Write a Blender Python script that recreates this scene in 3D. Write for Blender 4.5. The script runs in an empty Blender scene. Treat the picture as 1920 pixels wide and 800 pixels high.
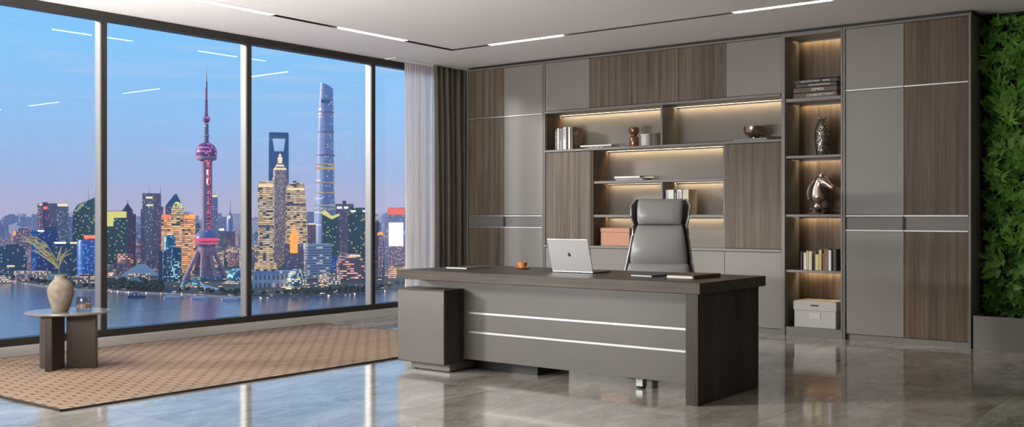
import bpy, bmesh, math, random
from mathutils import Vector, Matrix
random.seed(7)
PI = math.pi
scn = bpy.context.scene
COL = scn.collection

# ------------------------------------------------------------------ camera model (1920x800 frame)
F = 1908.0; CX = 960.0; CY = 404.0; EYE = 1.16
YAW = math.radians(37.8); SY = math.sin(YAW); CYW = math.cos(YAW)
def ray(px):
    k = (px - CX) / F
    return CYW * k - SY, SY * k + CYW
def xonY(px, Y):
    a, b = ray(px); return a * Y / b
def yonX(px, X):
    a, b = ray(px); return b * X / a
def depth_point(px, d, z=0.0):
    a, b = ray(px); return (a * d, b * d, z)

cam_d = bpy.data.cameras.new('camera'); cam = bpy.data.objects.new('camera', cam_d); COL.objects.link(cam)
cam.location = (0, 0, EYE); cam.rotation_euler = (PI / 2, 0, YAW)
cam_d.sensor_width = 36; cam_d.lens = 36 * F / 1920; cam_d.shift_y = 4 / 1920
cam_d.clip_end = 60000; cam_d.clip_start = 0.05
scn.camera = cam
scn.view_settings.view_transform = 'Standard'; scn.view_settings.look = 'None'
scn.view_settings.exposure = 0.0; scn.view_settings.gamma = 1.0
scn.view_settings.use_curve_mapping = False
scn.cycles.use_denoising = True
scn.cycles.max_bounces = 8; scn.cycles.transparent_max_bounces = 12
scn.cycles.sample_clamp_indirect = 4.0
scn.cycles.caustics_reflective = False; scn.cycles.caustics_refractive = False

# ------------------------------------------------------------------ node helpers
class NT:
    def __init__(s, name):
        s.m = bpy.data.materials.new(name); s.m.use_nodes = True
        s.t = s.m.node_tree; s.n = s.t.nodes
        s.b = s.n['Principled BSDF']; s.out = s.n['Material Output']
    def new(s, kind, **kw):
        n = s.n.new(kind)
        for k, v in kw.items(): setattr(n, k, v)
        return n
    def link(s, a, b): s.t.links.new(a, b)
    def setv(s, sock, v):
        if hasattr(v, 'links') or isinstance(v, bpy.types.NodeSocket): s.link(v, sock)
        else: sock.default_value = v
    def math(s, op, a, b=None, c=None):
        n = s.new('ShaderNodeMath', operation=op); s.setv(n.inputs[0], a)
        if b is not None: s.setv(n.inputs[1], b)
        if c is not None: s.setv(n.inputs[2], c)
        return n.outputs[0]
    def mix(s, f, a, b):
        n = s.new('ShaderNodeMix', data_type='RGBA'); s.setv(n.inputs[0], f)
        s.setv(n.inputs[6], c4(a) if isinstance(a, tuple) else a); s.setv(n.inputs[7], c4(b) if isinstance(b, tuple) else b)
        return n.outputs[2]
    def ramp(s, f, stops):
        n = s.new('ShaderNodeValToRGB'); s.setv(n.inputs[0], f); e = n.color_ramp.elements
        while len(e) < len(stops): e.new(0.5)
        for q, (p, c) in zip(e, stops): q.position = p; q.color = c4(c)
        return n.outputs[0]
    def noise(s, vec, scale=5, detail=4, rough=.5, dist=0):
        n = s.new('ShaderNodeTexNoise'); n.inputs['Scale'].default_value = scale
        n.inputs['Detail'].default_value = detail; n.inputs['Roughness'].default_value = rough
        n.inputs['Distortion'].default_value = dist
        if vec is not None: s.link(vec, n.inputs['Vector'])
        return n.outputs['Fac']
    def coords(s, which='Object', scale=(1, 1, 1), loc=(0, 0, 0), rot=(0, 0, 0)):
        tc = s.new('ShaderNodeTexCoord'); mp = s.new('ShaderNodeMapping')
        mp.inputs['Scale'].default_value = scale; mp.inputs['Location'].default_value = loc; mp.inputs['Rotation'].default_value = rot
        s.link(tc.outputs[which], mp.inputs['Vector']); return mp.outputs[0]
    def bump(s, h, strength=.3, dist=.01):
        n = s.new('ShaderNodeBump'); n.inputs['Strength'].default_value = strength; n.inputs['Distance'].default_value = dist
        s.link(h, n.inputs['Height']); s.link(n.outputs[0], s.b.inputs['Normal'])
    def set(s, **kw):
        for k, v in kw.items():
            s.setv(s.b.inputs[k.replace('_', ' ')], c4(v) if isinstance(v, tuple) and len(v) == 3 else v)
        return s
def c4(c): return tuple(c) + (1.0,) if len(c) == 3 else tuple(c)

def plain(name, col, rough=.5, metal=0.0, spec=.5, vary=.06, scale=6, **kw):
    t = NT(name); f = t.noise(t.coords('Object'), scale, 3)
    a = tuple(max(0, x * (1 - vary)) for x in col); b = tuple(min(1, x * (1 + vary)) for x in col)
    t.set(Base_Color=t.mix(f, a, b), Roughness=rough, Metallic=metal, Specular_IOR_Level=spec, **kw)
    return t.m

def wood(name, col, axis='Z', rough=.45, seed=0.0, contrast=1.0, stripe=1.0):
    t = NT(name)
    sc = {'Z': (1, 1, .02), 'X': (.02, 1, 1), 'Y': (1, .02, 1)}[axis]
    v = t.coords('Object', sc, (seed, seed * .7, 0))
    a = t.noise(v, 22 * stripe, 4, .6, .3); b = t.noise(v, 120 * stripe, 4, .7); c = t.noise(v, 5, 2)
    f = t.math('ADD', t.math('MULTIPLY', a, .45), t.math('ADD', t.math('MULTIPLY', b, .4), t.math('MULTIPLY', c, .15)))
    k = contrast
    mul = lambda q: tuple(min(1, x * q) for x in col)
    col_ = t.ramp(f, [(.36, mul(1 - .62 * k)), (.46, mul(1 - .22 * k)), (.53, mul(1 + .12 * k)), (.63, mul(1 + .6 * k))])
    t.set(Base_Color=col_, Roughness=rough, Specular_IOR_Level=.22)
    t.bump(b, .12, .002)
    return t.m

M = {}
M['taupe'] = plain('taupe_lacquer', (.212, .192, .172), .42, vary=.02, scale=2)
M['taupe_dark'] = plain('taupe_lacquer_deep', (.152, .138, .124), .45, vary=.02, scale=2)
M['taupe_desk'] = plain('taupe_lacquer_desk', (.108, .098, .087), .40, vary=.02, scale=2)
M['frame_taupe'] = plain('frame_lacquer', (.175, .160, .145), .4, vary=.02)
M['niche'] = plain('niche_lacquer', (.155, .142, .127), .5, vary=.03)
M['wood'] = wood('walnut_vertical', (.128, .099, .073))
M['wood_seam'] = wood('walnut_vertical_warm', (.115, .083, .057), seed=3.3)
M['wood_dark'] = wood('walnut_dark', (.125, .088, .064), seed=5.1)
M['desk_wood'] = wood('desk_walnut_long', (.070, .054, .042), axis='X', rough=.38, seed=1.7, contrast=1.05)
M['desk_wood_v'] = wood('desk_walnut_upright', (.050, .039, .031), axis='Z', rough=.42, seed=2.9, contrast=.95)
M['silver'] = plain('brushed_aluminium', (.44, .44, .43), .5, 1.0, vary=.03)
M['alu'] = plain('mullion_aluminium', (.22, .215, .205), .38, .9, vary=.04)
M['black'] = plain('black_gap', (.012, .011, .010), .6)
M['window_dark'] = plain('dark_bronze_frame', (.030, .027, .023), .42, 0.2)
M['white_wall'] = plain('warm_white_wall', (.55, .53, .50), .7, vary=.02)
M['wall_taupe'] = plain('warm_grey_wall', (.36, .34, .315), .7, vary=.02)
M['ceiling'] = plain('ceiling_paint', (.83, .82, .79), .8, vary=.01)
M['stone_curb'] = plain('pale_stone', (.78, .77, .75), .35, vary=.08, scale=9)
M['chrome'] = plain('chrome', (.75, .75, .75), .12, 1.0)
M['black_plastic'] = plain('black_plastic', (.02, .02, .02), .4)
M['paper'] = plain('paper', (.78, .76, .72), .8)

def emission(name, col, strength):
    t = NT(name); t.set(Base_Color=(.03, .03, .03), Specular_IOR_Level=.1, Emission_Color=col, Emission_Strength=strength); return t.m
M['track_on'] = emission('lit_diffuser', (1.0, .96, .90), 15.0)
M['led'] = emission('warm_led', (1.0, .76, .46), 44.0)

# ------------------------------------------------------------------ mesh builder
class MB:
    def __init__(s): s.bm = bmesh.new()
    def box(s, x0, x1, y0, y1, z0, z1, M4=None):
        v = [s.bm.verts.new(p) for p in ((x0,y0,z0),(x1,y0,z0),(x1,y1,z0),(x0,y1,z0),(x0,y0,z1),(x1,y0,z1),(x1,y1,z1),(x0,y1,z1))]
        for f in ((0,3,2,1),(4,5,6,7),(0,1,5,4),(1,2,6,5),(2,3,7,6),(3,0,4,7)): s.bm.faces.new([v[i] for i in f])
        if M4 is not None: bmesh.ops.transform(s.bm, matrix=M4, verts=v)
        return s
    def cbox(s, c, size, rz=0, M4=None):
        hx, hy, hz = size[0]/2, size[1]/2, size[2]/2
        m = Matrix.Translation(c) @ Matrix.Rotation(rz, 4, 'Z')
        if M4 is not None: m = m @ M4
        return s.box(-hx, hx, -hy, hy, -hz, hz, m)
    def prism(s, pts, z0, z1, M4=None, top=None):
        top = top or pts
        a = [s.bm.verts.new((x, y, z0)) for x, y in pts]; b = [s.bm.verts.new((x, y, z1)) for x, y in top]
        n = len(pts)
        for i in range(n): s.bm.faces.new((a[i], a[(i+1) % n], b[(i+1) % n], b[i]))
        s.bm.faces.new(a[::-1]); s.bm.faces.new(b)
        if M4 is not None: bmesh.ops.transform(s.bm, matrix=M4, verts=a + b)
        return s
    def rings(s, rs, cap=True, closed=True):
        vs = [[s.bm.verts.new(p) for p in r] for r in rs]
        n = len(vs[0])
        for a, b in zip(vs, vs[1:]):
            for i in range(n if closed else n - 1): s.bm.faces.new((a[i], a[(i+1) % n], b[(i+1) % n], b[i]))
        if cap and closed:
            s.bm.faces.new(vs[0][::-1]); s.bm.faces.new(vs[-1])
        return s
    def lathe(s, prof, seg=32, c=(0, 0, 0), cap=True):
        return s.rings([[(c[0] + r * math.cos(2*PI*i/seg), c[1] + r * math.sin(2*PI*i/seg), c[2] + z) for i in range(seg)] for r, z in prof], cap)
    def tube(s, pts, r, seg=8):
        pts = [Vector(p) for p in pts]; rs = []
        rr = r if isinstance(r, (list, tuple)) else [r] * len(pts)
        for i, p in enumerate(pts):
            d = (pts[min(i+1, len(pts)-1)] - pts[max(i-1, 0)]).normalized()
            u = d.cross(Vector((0, 0, 1)))
            if u.length < .05: u = d.cross(Vector((0, 1, 0)))
            u.normalize(); w = u.cross(d)
            rs.append([p + (u * math.cos(2*PI*k/seg) + w * math.sin(2*PI*k/seg)) * rr[i] for k in range(seg)])
        return s.rings(rs)
    def loft(s, secs, seg=32, e=2.6):
        """secs: (centre, u vector half-extent, v vector half-extent[, exponent])"""
        rs = []
        for q in secs:
            c, u, v = Vector(q[0]), Vector(q[1]), Vector(q[2]); ee = q[3] if len(q) > 3 else e
            r = []
            for k in range(seg):
                a = 2*PI*k/seg; ca, sa = math.cos(a), math.sin(a)
                r.append(c + u * math.copysign(abs(ca) ** (2/ee), ca) + v * math.copysign(abs(sa) ** (2/ee), sa))
            rs.append(r)
        return s.rings(rs)
    def sphere(s, c, r, sc=(1, 1, 1), sub=2):
        m = Matrix.Translation(c) @ Matrix.Diagonal((sc[0]*r, sc[1]*r, sc[2]*r, 1))
        bmesh.ops.create_icosphere(s.bm, subdivisions=sub, radius=1, matrix=m); return s
    def build(s, name, mat, parent=None, bevel=0.0, smooth=False, seg=2, world=False, subsurf=0):
        bm = s.bm
        if world and parent is not None:
            off = Vector((0, 0, 0)); p = parent
            while p: off += p.location; p = p.parent
            bmesh.ops.translate(bm, verts=bm.verts, vec=-off)
        bmesh.ops.recalc_face_normals(bm, faces=bm.faces)
        me = bpy.data.meshes.new(name); bm.to_mesh(me); bm.free()
        if isinstance(mat, str): mat = M[mat]
        me.materials.append(mat)
        if smooth:
            me.polygons.foreach_set('use_smooth', [True] * len(me.polygons))
            try: me.set_sharp_from_angle(angle=math.radians(45))
            except Exception: pass
        o = bpy.data.objects.new(name, me); COL.objects.link(o)
        if parent: o.parent = parent
        if bevel:
            b = o.modifiers.new('b', 'BEVEL'); b.width = bevel; b.segments = seg; b.limit_method = 'ANGLE'
        if subsurf:
            b = o.modifiers.new('s', 'SUBSURF'); b.levels = subsurf; b.render_levels = subsurf
        return o

def tag(o, label=None, cat=None, group=None, kind=None):
    if label: o['label'] = label
    if cat: o['category'] = cat
    if group: o['group'] = group
    if kind: o['kind'] = kind
    return o
def thing(name, loc, label, cat, group=None, rz=0):
    o = bpy.data.objects.new(name, None); COL.objects.link(o)
    o.empty_display_size = .1
    o.location = loc; o.rotation_euler = (0, 0, rz)
    return tag(o, label, cat, group)
def kids(o): return [c for c in bpy.data.objects if c.parent == o]
def dup(root, loc=None, rz=None, label=None, group=None, scale=None):
    def cp(o, par):
        c = o.copy(); COL.objects.link(c); c.parent = par
        for k in TREE.get(o.name, []): cp(k, c)
        return c
    r = cp(root, None)
    if loc is not None: r.location = loc
    if rz is not None: r.rotation_euler = (0, 0, rz)
    if scale is not None: r.scale = scale if hasattr(scale, '__len__') else (scale,) * 3
    if label: r['label'] = label
    if group: r['group'] = group
    return r
TREE = {}
def remember(root):
    for k in kids(root):
        TREE.setdefault(root.name, []).append(k); remember(k)
def structure(name, mb, mat, **kw):
    o = mb.build(name, mat, **kw); o['kind'] = 'structure'; return o

# ------------------------------------------------------------------ room shell
XW = -8.40          # glass plane
XF_ = -8.30
YB = 9.87           # wall behind the cabinets
XR, YN = 2.2, -4.0  # right wall, wall behind the camera
H = 2.955
fl = NT('polished_marble')
v = fl.coords('Object')
sep = fl.new('ShaderNodeSeparateXYZ'); fl.link(v, sep.inputs[0])
def joint(sock, off, step):
    q = fl.math('FRACT', fl.math('DIVIDE', fl.math('SUBTRACT', sock, off), step))
    q = fl.math('ABSOLUTE', fl.math('SUBTRACT', q, .5))
    return fl.math('GREATER_THAN', q, .5 - .0018 / step)
jx = joint(sep.outputs[0], -2.40, .93); jy = joint(sep.outputs[1], 3.35, .95)
jt = fl.math('MAXIMUM', jx, jy)
ix = fl.math('FLOOR', fl.math('DIVIDE', fl.math('SUBTRACT', sep.outputs[0], -2.40), .93))
iy = fl.math('FLOOR', fl.math('DIVIDE', fl.math('SUBTRACT', sep.outputs[1], 3.35), .95))
cmb = fl.new('ShaderNodeCombineXYZ'); fl.link(ix, cmb.inputs[0]); fl.link(iy, cmb.inputs[1])
wn = fl.new('ShaderNodeTexWhiteNoise', noise_dimensions='3D'); fl.link(cmb.outputs[0], wn.inputs['Vector'])
off = fl.new('ShaderNodeVectorMath', operation='MULTIPLY_ADD'); fl.link(wn.outputs['Color'], off.inputs[0]); off.inputs[1].default_value = (7, 7, 7); fl.link(v, off.inputs[2])
mp = fl.new('ShaderNodeMapping'); mp.inputs['Rotation'].default_value = (0, 0, .95); mp.inputs['Scale'].default_value = (1, .42, 1); fl.link(off.outputs[0], mp.inputs[0])
n1 = fl.noise(mp.outputs[0], 1.6, 8, .62, 1.1); n2 = fl.noise(mp.outputs[0], 5.5, 8, .7, .8)
base = fl.ramp(fl.math('ADD', fl.math('MULTIPLY', n1, .65), fl.math('MULTIPLY', n2, .35)),
               [(.36, (.25, .21, .175)), (.45, (.42, .37, .315)), (.53, (.52, .465, .405)), (.60, (.68, .625, .56)), (.68, (.48, .425, .365))])
vein = fl.noise(mp.outputs[0], 2.1, 5, .55, 2.2)
vein = fl.math('ABSOLUTE', fl.math('SUBTRACT', vein, .5))
vein = fl.math('MULTIPLY', fl.math('LESS_THAN', vein, fl.math('MULTIPLY', n2, .03)), .55)
base = fl.mix(vein, base, (.62, .59, .55))
base = fl.mix(fl.math('MULTIPLY', jt, .75), base, (.14, .125, .11))
fl.set(Base_Color=base, Roughness=fl.math('MULTIPLY_ADD', n2, .06, .06), Specular_IOR_Level=.62)
M['marble'] = fl.m

structure('floor', MB().box(XW - .1, XR, YN, YB, -.12, 0), 'marble')
# ceiling with a recessed slot for the track; four slabs round an L-shaped slot
TX, TY, TW = -7.28, 8.33, .075     # track centre lines, slot width
def slab(x0, x1, y0, y1): cb.box(x0, x1, y0, y1, H, H + .12)
cb = MB()
slab(XW - .1, TX - TW/2, YN, YB + .0); slab(TX - TW/2, XR, TY + TW/2, YB)
slab(TX + TW/2, XR, YN, TY - TW/2)
slab(TX - TW/2, TX + TW/2, YN, YN + .3); slab(XR - .3, XR, TY - TW/2, TY + TW/2)
structure('ceiling', cb, 'ceiling')
structure('wall_back', MB().box(XW - .1, XR, YB, YB + .15, 0, H), 'wall_taupe')
structure('wall_right', MB().box(XR, XR + .15, YN, YB, 0, H), plain('dark_taupe_wall', (.10, .09, .08), .6))
structure('wall_near', MB().box(XW - .1, XR, YN - .15, YN, 0, H), 'wall_taupe')
structure('light_blocking_wall_left', MB().box(XW - .1, XF_ - .0, YN, -1.55, 0, H), 'wall_taupe')  # unseen solid stretch, added to keep blue window light off the desk
structure('baseboard_left', MB().box(XW - .08, -8.30, -1.55, YB, 0, .093), 'stone_curb', bevel=.003)   # the low stone kerb under the glazing

# the slot's dark housing and its lit lengths
tr = thing('ceiling_light_track', (TX, TY, H), 'recessed L-shaped light track in the ceiling with lit and black lengths', 'ceiling light')
m = MB()
m.box(TX - TW/2, TX + TW/2, YN + .3, TY + TW/2, H + .07, H + .09)
m.box(TX + TW/2, XR - .3, TY - TW/2, TY + TW/2, H + .07, H + .09)
for a in (-1, 1):
    m.box(TX + a*TW/2 - .001, TX + a*TW/2 + .001, YN + .3, TY - a*TW/2, H + .001, H + .07)
    m.box(TX - a*TW/2, XR - .3, TY + a*TW/2 - .001, TY + a*TW/2 + .001, H + .001, H + .07)
m.build('housing', 'black', tr, world=True)
ylit = [(-3.3, -2.3), (-1.3, -.4), (.4, 1.3), (2.05, 2.9), (3.5, 4.35), (5.05, 5.89), (6.7, 7.6)]
xlit = [(-6.76, -5.84), (-3.98, -3.10), (-1.2, -.3), (.7, 1.5)]
for a, b in ylit: MB().box(TX - TW/2 + .003, TX + TW/2 - .003, a, b, H + .002, H + .02).build('lit_diffuser', 'track_on', tr, world=True)
for a, b in xlit: MB().box(a, b, TY - TW/2 + .003, TY + TW/2 - .003, H + .002, H + .02).build('lit_diffuser', 'track_on', tr, world=True)

# glazing
gl = NT('window_glass'); gl.n.remove(gl.b)
fr = gl.new('ShaderNodeFresnel'); fr.inputs[0].default_value = 1.5
tp = gl.new('ShaderNodeBsdfTransparent'); gs = gl.new('ShaderNodeBsdfGlossy'); gs.inputs['Roughness'].default_value = .0
tp.inputs[0].default_value = (.97, .985, 1, 1)
mx = gl.new('ShaderNodeMixShader'); gl.link(gl.math('MULTIPLY', fr.outputs[0], 1.7), mx.inputs[0])
gl.link(tp.outputs[0], mx.inputs[1]); gl.link(gs.outputs[0], mx.inputs[2]); gl.link(mx.outputs[0], gl.out.inputs[0])
M['glass'] = gl.m
XF = -8.32
muls = [.05, 1.65, 3.25, 4.847, 6.41, 8.137]
edges = [-1.55] + muls + [9.80]
for i in range(len(edges) - 1):
    a = edges[i] + (.055 if i else 0); b = edges[i + 1]
    w = thing('window_%d' % (i + 1), (XW, a, .093), None, None); w['kind'] = 'structure'
    m = MB(); m.box(XW - .03, XF, edges[i], b, .093, .155); m.box(XW - .03, XF, edges[i], b, 2.882, H)
    m.build('window_frame', 'window_dark', w, world=True, bevel=.002)
    if i:
        MB().box(XF - .022, XF, edges[i], a, .155, 2.882).build('mullion', 'window_dark', w, world=True, bevel=.002)
        MB().box(XW - .03, XF - .022, edges[i] + .001, a - .001, .155, 2.882).build('mullion_side', 'alu', w, world=True, bevel=.004, seg=3)
    pane = MB(); vs = [pane.bm.verts.new(p) for p in ((XW, a, .155), (XW, b, .155), (XW, b, 2.882), (XW, a, 2.882))]; pane.bm.faces.new(vs)
    pane.build('pane', 'glass', w, world=True)
# ------------------------------------------------------------------ cabinets
YF = 9.45; YC = 9.80
def panel(par, x0, x1, z0, z1, mat, name='door', y=YF, t=.02, bevel=.0015):
    return MB().box(x0, x1, y, y + t, z0, z1).build(name, mat, par, world=True, bevel=bevel)
def rail(par, x0, x1, z0, z1): return MB().box(x0, x1, YF - .008, YF + .02, z0, z1).build('trim_rail', 'silver', par, world=True, bevel=.0015)
def led(par, x0, x1, z, y=YC - .062):
    MB().box(x0, x1, y - .006, y - .003, z - .015, z).build('led_fascia', 'taupe_dark', par, world=True)
    o = MB().box(x0, x1, y, y + .011, z - .005, z).build('led_strip', 'led', par, world=True); return o

def tall_unit(name, label, x0, x1, xm, woodleft, pull):
    u = thing(name, (x0, YF, 0), label, 'cabinet', 'tall cabinets at the ends of the wall unit')
    m = MB(); m.box(x0, x0 + .02, YF - .012, YB - .01, 0, 2.925); m.box(x1 - .02, x1, YF - .012, YB - .01, 0, 2.925)
    m.box(x0 + .02, x1 - .02, YF - .012, YB - .01, 2.905, 2.925); m.box(x0 + .02, x1 - .02, YF + .022, YB - .01, .04, 2.905)
    m.build('carcass', 'frame_taupe', u, world=True, bevel=.0015)
    panel(u, x0 + .02, x1 - .02, 0, .052, 'frame_taupe', 'plinth', y=YF + .02)
    a0, a1, b0, b1 = x0 + .023, xm - .002, xm + .002, x1 - .023
    ml, mr = ('wood', 'taupe') if woodleft else ('taupe', 'wood_seam')
    for c0, c1, mt in ((a0, a1, ml), (b0, b1, mr)):
        panel(u, c0, c1, .058, 1.012, mt); panel(u, c0, c1, 1.17, 2.318, mt); panel(u, c0, c1, 2.338, 2.902, mt)
        panel(u, c0, c1, 1.032, 1.148, 'taupe_dark', 'drawer_front', y=YF + .006)
        for z in (1.015, 1.15, 2.321): rail(u, c0, c1, z, z + .015)
    MB().box(xm - .012, xm + .012, YF - .001, YF + .012, 1.034, 1.146).build('pull_slot', 'black', u, world=True)
    return u
tall_unit('tall_cabinet', 'tall cabinet beside the brown curtain, walnut doors left and grey doors right', -8.02, -6.87, -7.45, True, 0)
tall_unit('tall_cabinet', 'tall cabinet beside the plant wall, grey doors left and walnut doors right', -3.395, -2.27, -2.841, False, 0)

u = thing('display_cabinet', (-6.868, YF, 0), 'wide central wall cabinet with open lit shelves behind the desk', 'cabinet')
x0, x1 = -6.868, -4.003
m = MB(); m.box(x0, x0 + .02, YF - .008, YB, 0, 2.925); m.box(x0 + .02, x1, YF - .012, YB, 2.905, 2.925)
m.box(x0 + .02, x1, YF + .022, YB, 2.35, 2.905); m.box(x0 + .02, x1, YF + .022, YB, .04, .80)
m.box(x0 + .02, -6.23, YF + .022, YB, .83, 1.88); m.box(-4.605, x1, YF + .022, YB, .83, 1.88)
m.build('carcass', 'frame_taupe', u, world=True, bevel=.0015)
panel(u, x0 + .02, x1, 0, .05, 'frame_taupe', 'plinth', y=YF + .02)
for a, b, mt in ((-6.845, -6.244, 'taupe'), (-6.24, -5.704, 'wood'), (-5.70, -5.136, 'wood'), (-5.132, -4.595, 'wood'), (-4.591, -4.006, 'taupe')):
    panel(u, a, b, 2.355, 2.902, mt)
for a, b in ((-6.845, -6.233), (-6.229, -5.422), (-5.418, -4.612), (-4.608, -4.006)): panel(u, a, b, .056, .797, 'taupe')
panel(u, -6.845, -6.228, .833, 1.876, 'wood'); panel(u, -4.607, -4.006, .833, 1.876, 'wood')
MB().box(-6.228, -6.212, YF, YB, .833, 1.876).build('side_panel', 'black', u, world=True)
MB().box(x0 + .02, x1, YF - .03, YB, 2.322, 2.348).build('ledge', 'frame_taupe', u, world=True, bevel=.002)
MB().box(x0 + .02, x1, YF - .012, YB, 1.882, 1.907).build('shelf', 'frame_taupe', u, world=True, bevel=.002)
MB().box(x0 + .02, x1, YF - .012, YB, .803, .828).build('counter', 'taupe', u, world=True, bevel=.002)
for z0, z1 in ((1.513, 1.54), (1.143, 1.17)):
    MB().box(-6.185, -4.615, YF + .002, YC - .01, z0, z1).build('shelf', 'frame_taupe', u, world=True, bevel=.002)
MB().box(-5.349, -5.325, YF + .004, YC - .01, 1.907, 2.322).build('divider', 'frame_taupe', u, world=True, bevel=.0015)
MB().box(-5.349, -5.325, YF + .006, YC - .01, 1.17, 1.513).build('divider', 'frame_taupe', u, world=True, bevel=.0015)
MB().box(x0 + .02, x1, YC - .01, YC, 1.907, 2.322).build('back_panel', 'niche', u, world=True)
MB().box(-6.212, -4.615, YC - .01, YC, .828, 1.882).build('back_panel', 'niche', u, world=True)
MB().box(x0 + .02, x0 + .032, YF + .006, YC - .01, 1.907, 2.322).build('niche_side', 'wood_dark', u, world=True)
MB().box(-6.212, -6.198, YF + .006, YC - .01, .828, 1.882).build('niche_side', 'wood_dark', u, world=True)
MB().box(-4.627, -4.607, YF + .006, YC - .01, .828, 1.882).build('niche_side', 'niche', u, world=True)
led(u, -6.83, -5.355, 2.32); led(u, -5.315, -4.02, 2.32); led(u, -6.19, -4.635, 1.88)
led(u, -6.18, -5.355, 1.512); led(u, -5.315, -4.635, 1.512); led(u, -6.18, -4.635, 1.142)

u = thing('shelf_tower', (-4.0, YF, 0), 'narrow open shelf tower with walnut back and warm strip lights', 'bookshelf')
x0, x1 = -4.0, -3.397
m = MB(); m.box(x0, x0 + .036, YF - .016, YB - .01, 0, 2.925); m.box(x1 - .018, x1, YF - .016, YB - .01, 0, 2.925)
m.box(x0 + .036, x1 - .018, YF - .016, YB - .01, 2.89, 2.925)
m.build('carcass', 'frame_taupe', u, world=True, bevel=.0015)
xa, xb = x0 + .036, x1 - .018
MB().box(xa, xb, YF - .006, YC - .01, 0, .083).build('plinth', 'frame_taupe', u, world=True, bevel=.0015)
MB().box(xa, xb, YC - .01, YC + .03, .083, 2.89).build('back_panel', M['wood_seam'], u, world=True)
for a, b in ((2.258, 2.292), (1.713, 1.738), (1.148, 1.172), (.612, .636)):
    MB().box(xa + .004, xb - .001, YF + .0, YC - .012, a, b).build('shelf', 'frame_taupe', u, world=True, bevel=.002)
    led(u, xa + .03, xb - .01, a)
led(u, xa + .03, xb - .01, 2.89)
# black strip painting in the shadow between cabinets and ceiling
structure('shadow_gap_strip', MB().box(-8.02, -2.27, YF + .03, YB, 2.927, H), 'black')

# ------------------------------------------------------------------ curtains
sh = NT('sheer_curtain_cloth'); sh.n.remove(sh.b)
tp = sh.new('ShaderNodeBsdfTransparent'); df = sh.new('ShaderNodeBsdfDiffuse'); tl = sh.new('ShaderNodeBsdfTranslucent')
df.inputs[0].default_value = (.96, .95, .94, 1); tl.inputs[0].default_value = (.98, .92, .86, 1)
ms = sh.new('ShaderNodeMixShader'); ms.inputs[0].default_value = .45; sh.link(df.outputs[0], ms.inputs[1]); sh.link(tl.outputs[0], ms.inputs[2])
lw = sh.new('ShaderNodeLayerWeight'); lw.inputs[0].default_value = .45
m2 = sh.new('ShaderNodeMixShader'); sh.link(sh.math('MULTIPLY_ADD', lw.outputs['Facing'], .22, .76), m2.inputs[0])
sh.link(tp.outputs[0], m2.inputs[1]); sh.link(ms.outputs[0], m2.inputs[2]); sh.link(m2.outputs[0], sh.out.inputs[0])
M['sheer'] = sh.m
t = NT('brown_curtain_cloth'); vv = t.coords('Object'); f = t.noise(vv, 220, 2); g = t.noise(vv, 9, 3)
t.set(Base_Color=t.mix(t.math('ADD', t.math('MULTIPLY', f, .6), t.math('MULTIPLY', g, .4)), (.095, .08, .066), (.19, .165, .14)), Roughness=.9, Specular_IOR_Level=.15)
t.bump(f, .3, .002); M['drape'] = t.m
def curtain(name, y0, y1, xc, folds, amp, mat, label, z0=.015, z1=H - .0135, thick=.0, seed=1):
    rnd = random.Random(seed); n = folds * 14
    w = [rnd.uniform(.6, 1.4) for _ in range(folds)]; tot = sum(w); acc = [0]
    for q in w: acc.append(acc[-1] + q / tot)
    am = [rnd.uniform(.65, 1.25) for _ in range(folds)]
    m = MB(); rows = 14; grid = []
    for r in range(rows + 1):
        zz = z0 + (z1 - z0) * r / rows; row = []
        gather = 1 - .05 * math.sin(PI * min(1, r / rows))
        for i in range(n + 1):
            s_ = i / n; k = max(j for j in range(folds) if acc[j] <= s_ + 1e-9); k = min(k, folds - 1)
            ph = (s_ - acc[k]) / (acc[k + 1] - acc[k])
            a = amp * am[k] * (1 - .25 * r / rows)
            sway = .012 * math.sin(3 * zz + k)
            yy = (y0 + y1) / 2 + (y0 - y1) * (.5 - s_) * gather
            row.append(m.bm.verts.new((xc + a * math.sin(2 * PI * ph) + .15 * a * math.sin(6.3 * ph + r * .2), yy + .25 * amp * math.sin(4 * PI * ph) + sway * .3, zz)))
        grid.append(row)
    for r in range(rows):
        for i in range(n): m.bm.faces.new((grid[r][i], grid[r][i + 1], grid[r + 1][i + 1], grid[r + 1][i]))
    o = m.build(name, mat, smooth=True)
    if thick:
        q = o.modifiers.new('t', 'SOLIDIFY'); q.thickness = thick
    tag(o, label, 'curtain'); return o
curtain('sheer_curtain', 8.58, 9.22, -8.24, 15, .028, 'sheer', 'white sheer curtain gathered at the end of the window wall', seed=3)
curtain('heavy_curtain', 8.95, 9.73, -8.12, 8, .045, 'drape', 'heavy brown drape hanging beside the walnut cabinet', thick=.004, seed=5)
cr = MB().box(-8.27, -8.10, 8.3, 9.80, H - .012, H - .001)
tag(cr.build('curtain_rail', 'ceiling'), 'white ceiling rail the two curtains hang from', 'curtain rail')

# ------------------------------------------------------------------ rug
rg = NT('woven_rug'); vv = rg.coords('Object')
br = rg.new('ShaderNodeTexBrick'); rg.link(rg.coords('Object', rot=(0, 0, PI / 2)), br.inputs['Vector'])
br.inputs['Scale'].default_value = 1; br.inputs['Brick Width'].default_value = .135; br.inputs['Row Height'].default_value = .068
br.inputs['Mortar Size'].default_value = .014; br.inputs['Mortar Smooth'].default_value = .6
br.inputs['Color1'].default_value = (.78, .55, .39, 1); br.inputs['Color2'].default_value = (.62, .42, .28, 1); br.inputs['Mortar'].default_value = (.10, .055, .03, 1)
br.offset = .5
fib = rg.noise(rg.coords('Object', (1, 6, 1)), 60, 3); big = rg.noise(vv, 1.1, 3)
c = rg.mix(rg.math('MULTIPLY', fib, .55), br.outputs['Color'], (.30, .19, .12))
c = rg.mix(rg.math('MULTIPLY', big, .4), c, (.72, .53, .39))
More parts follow.
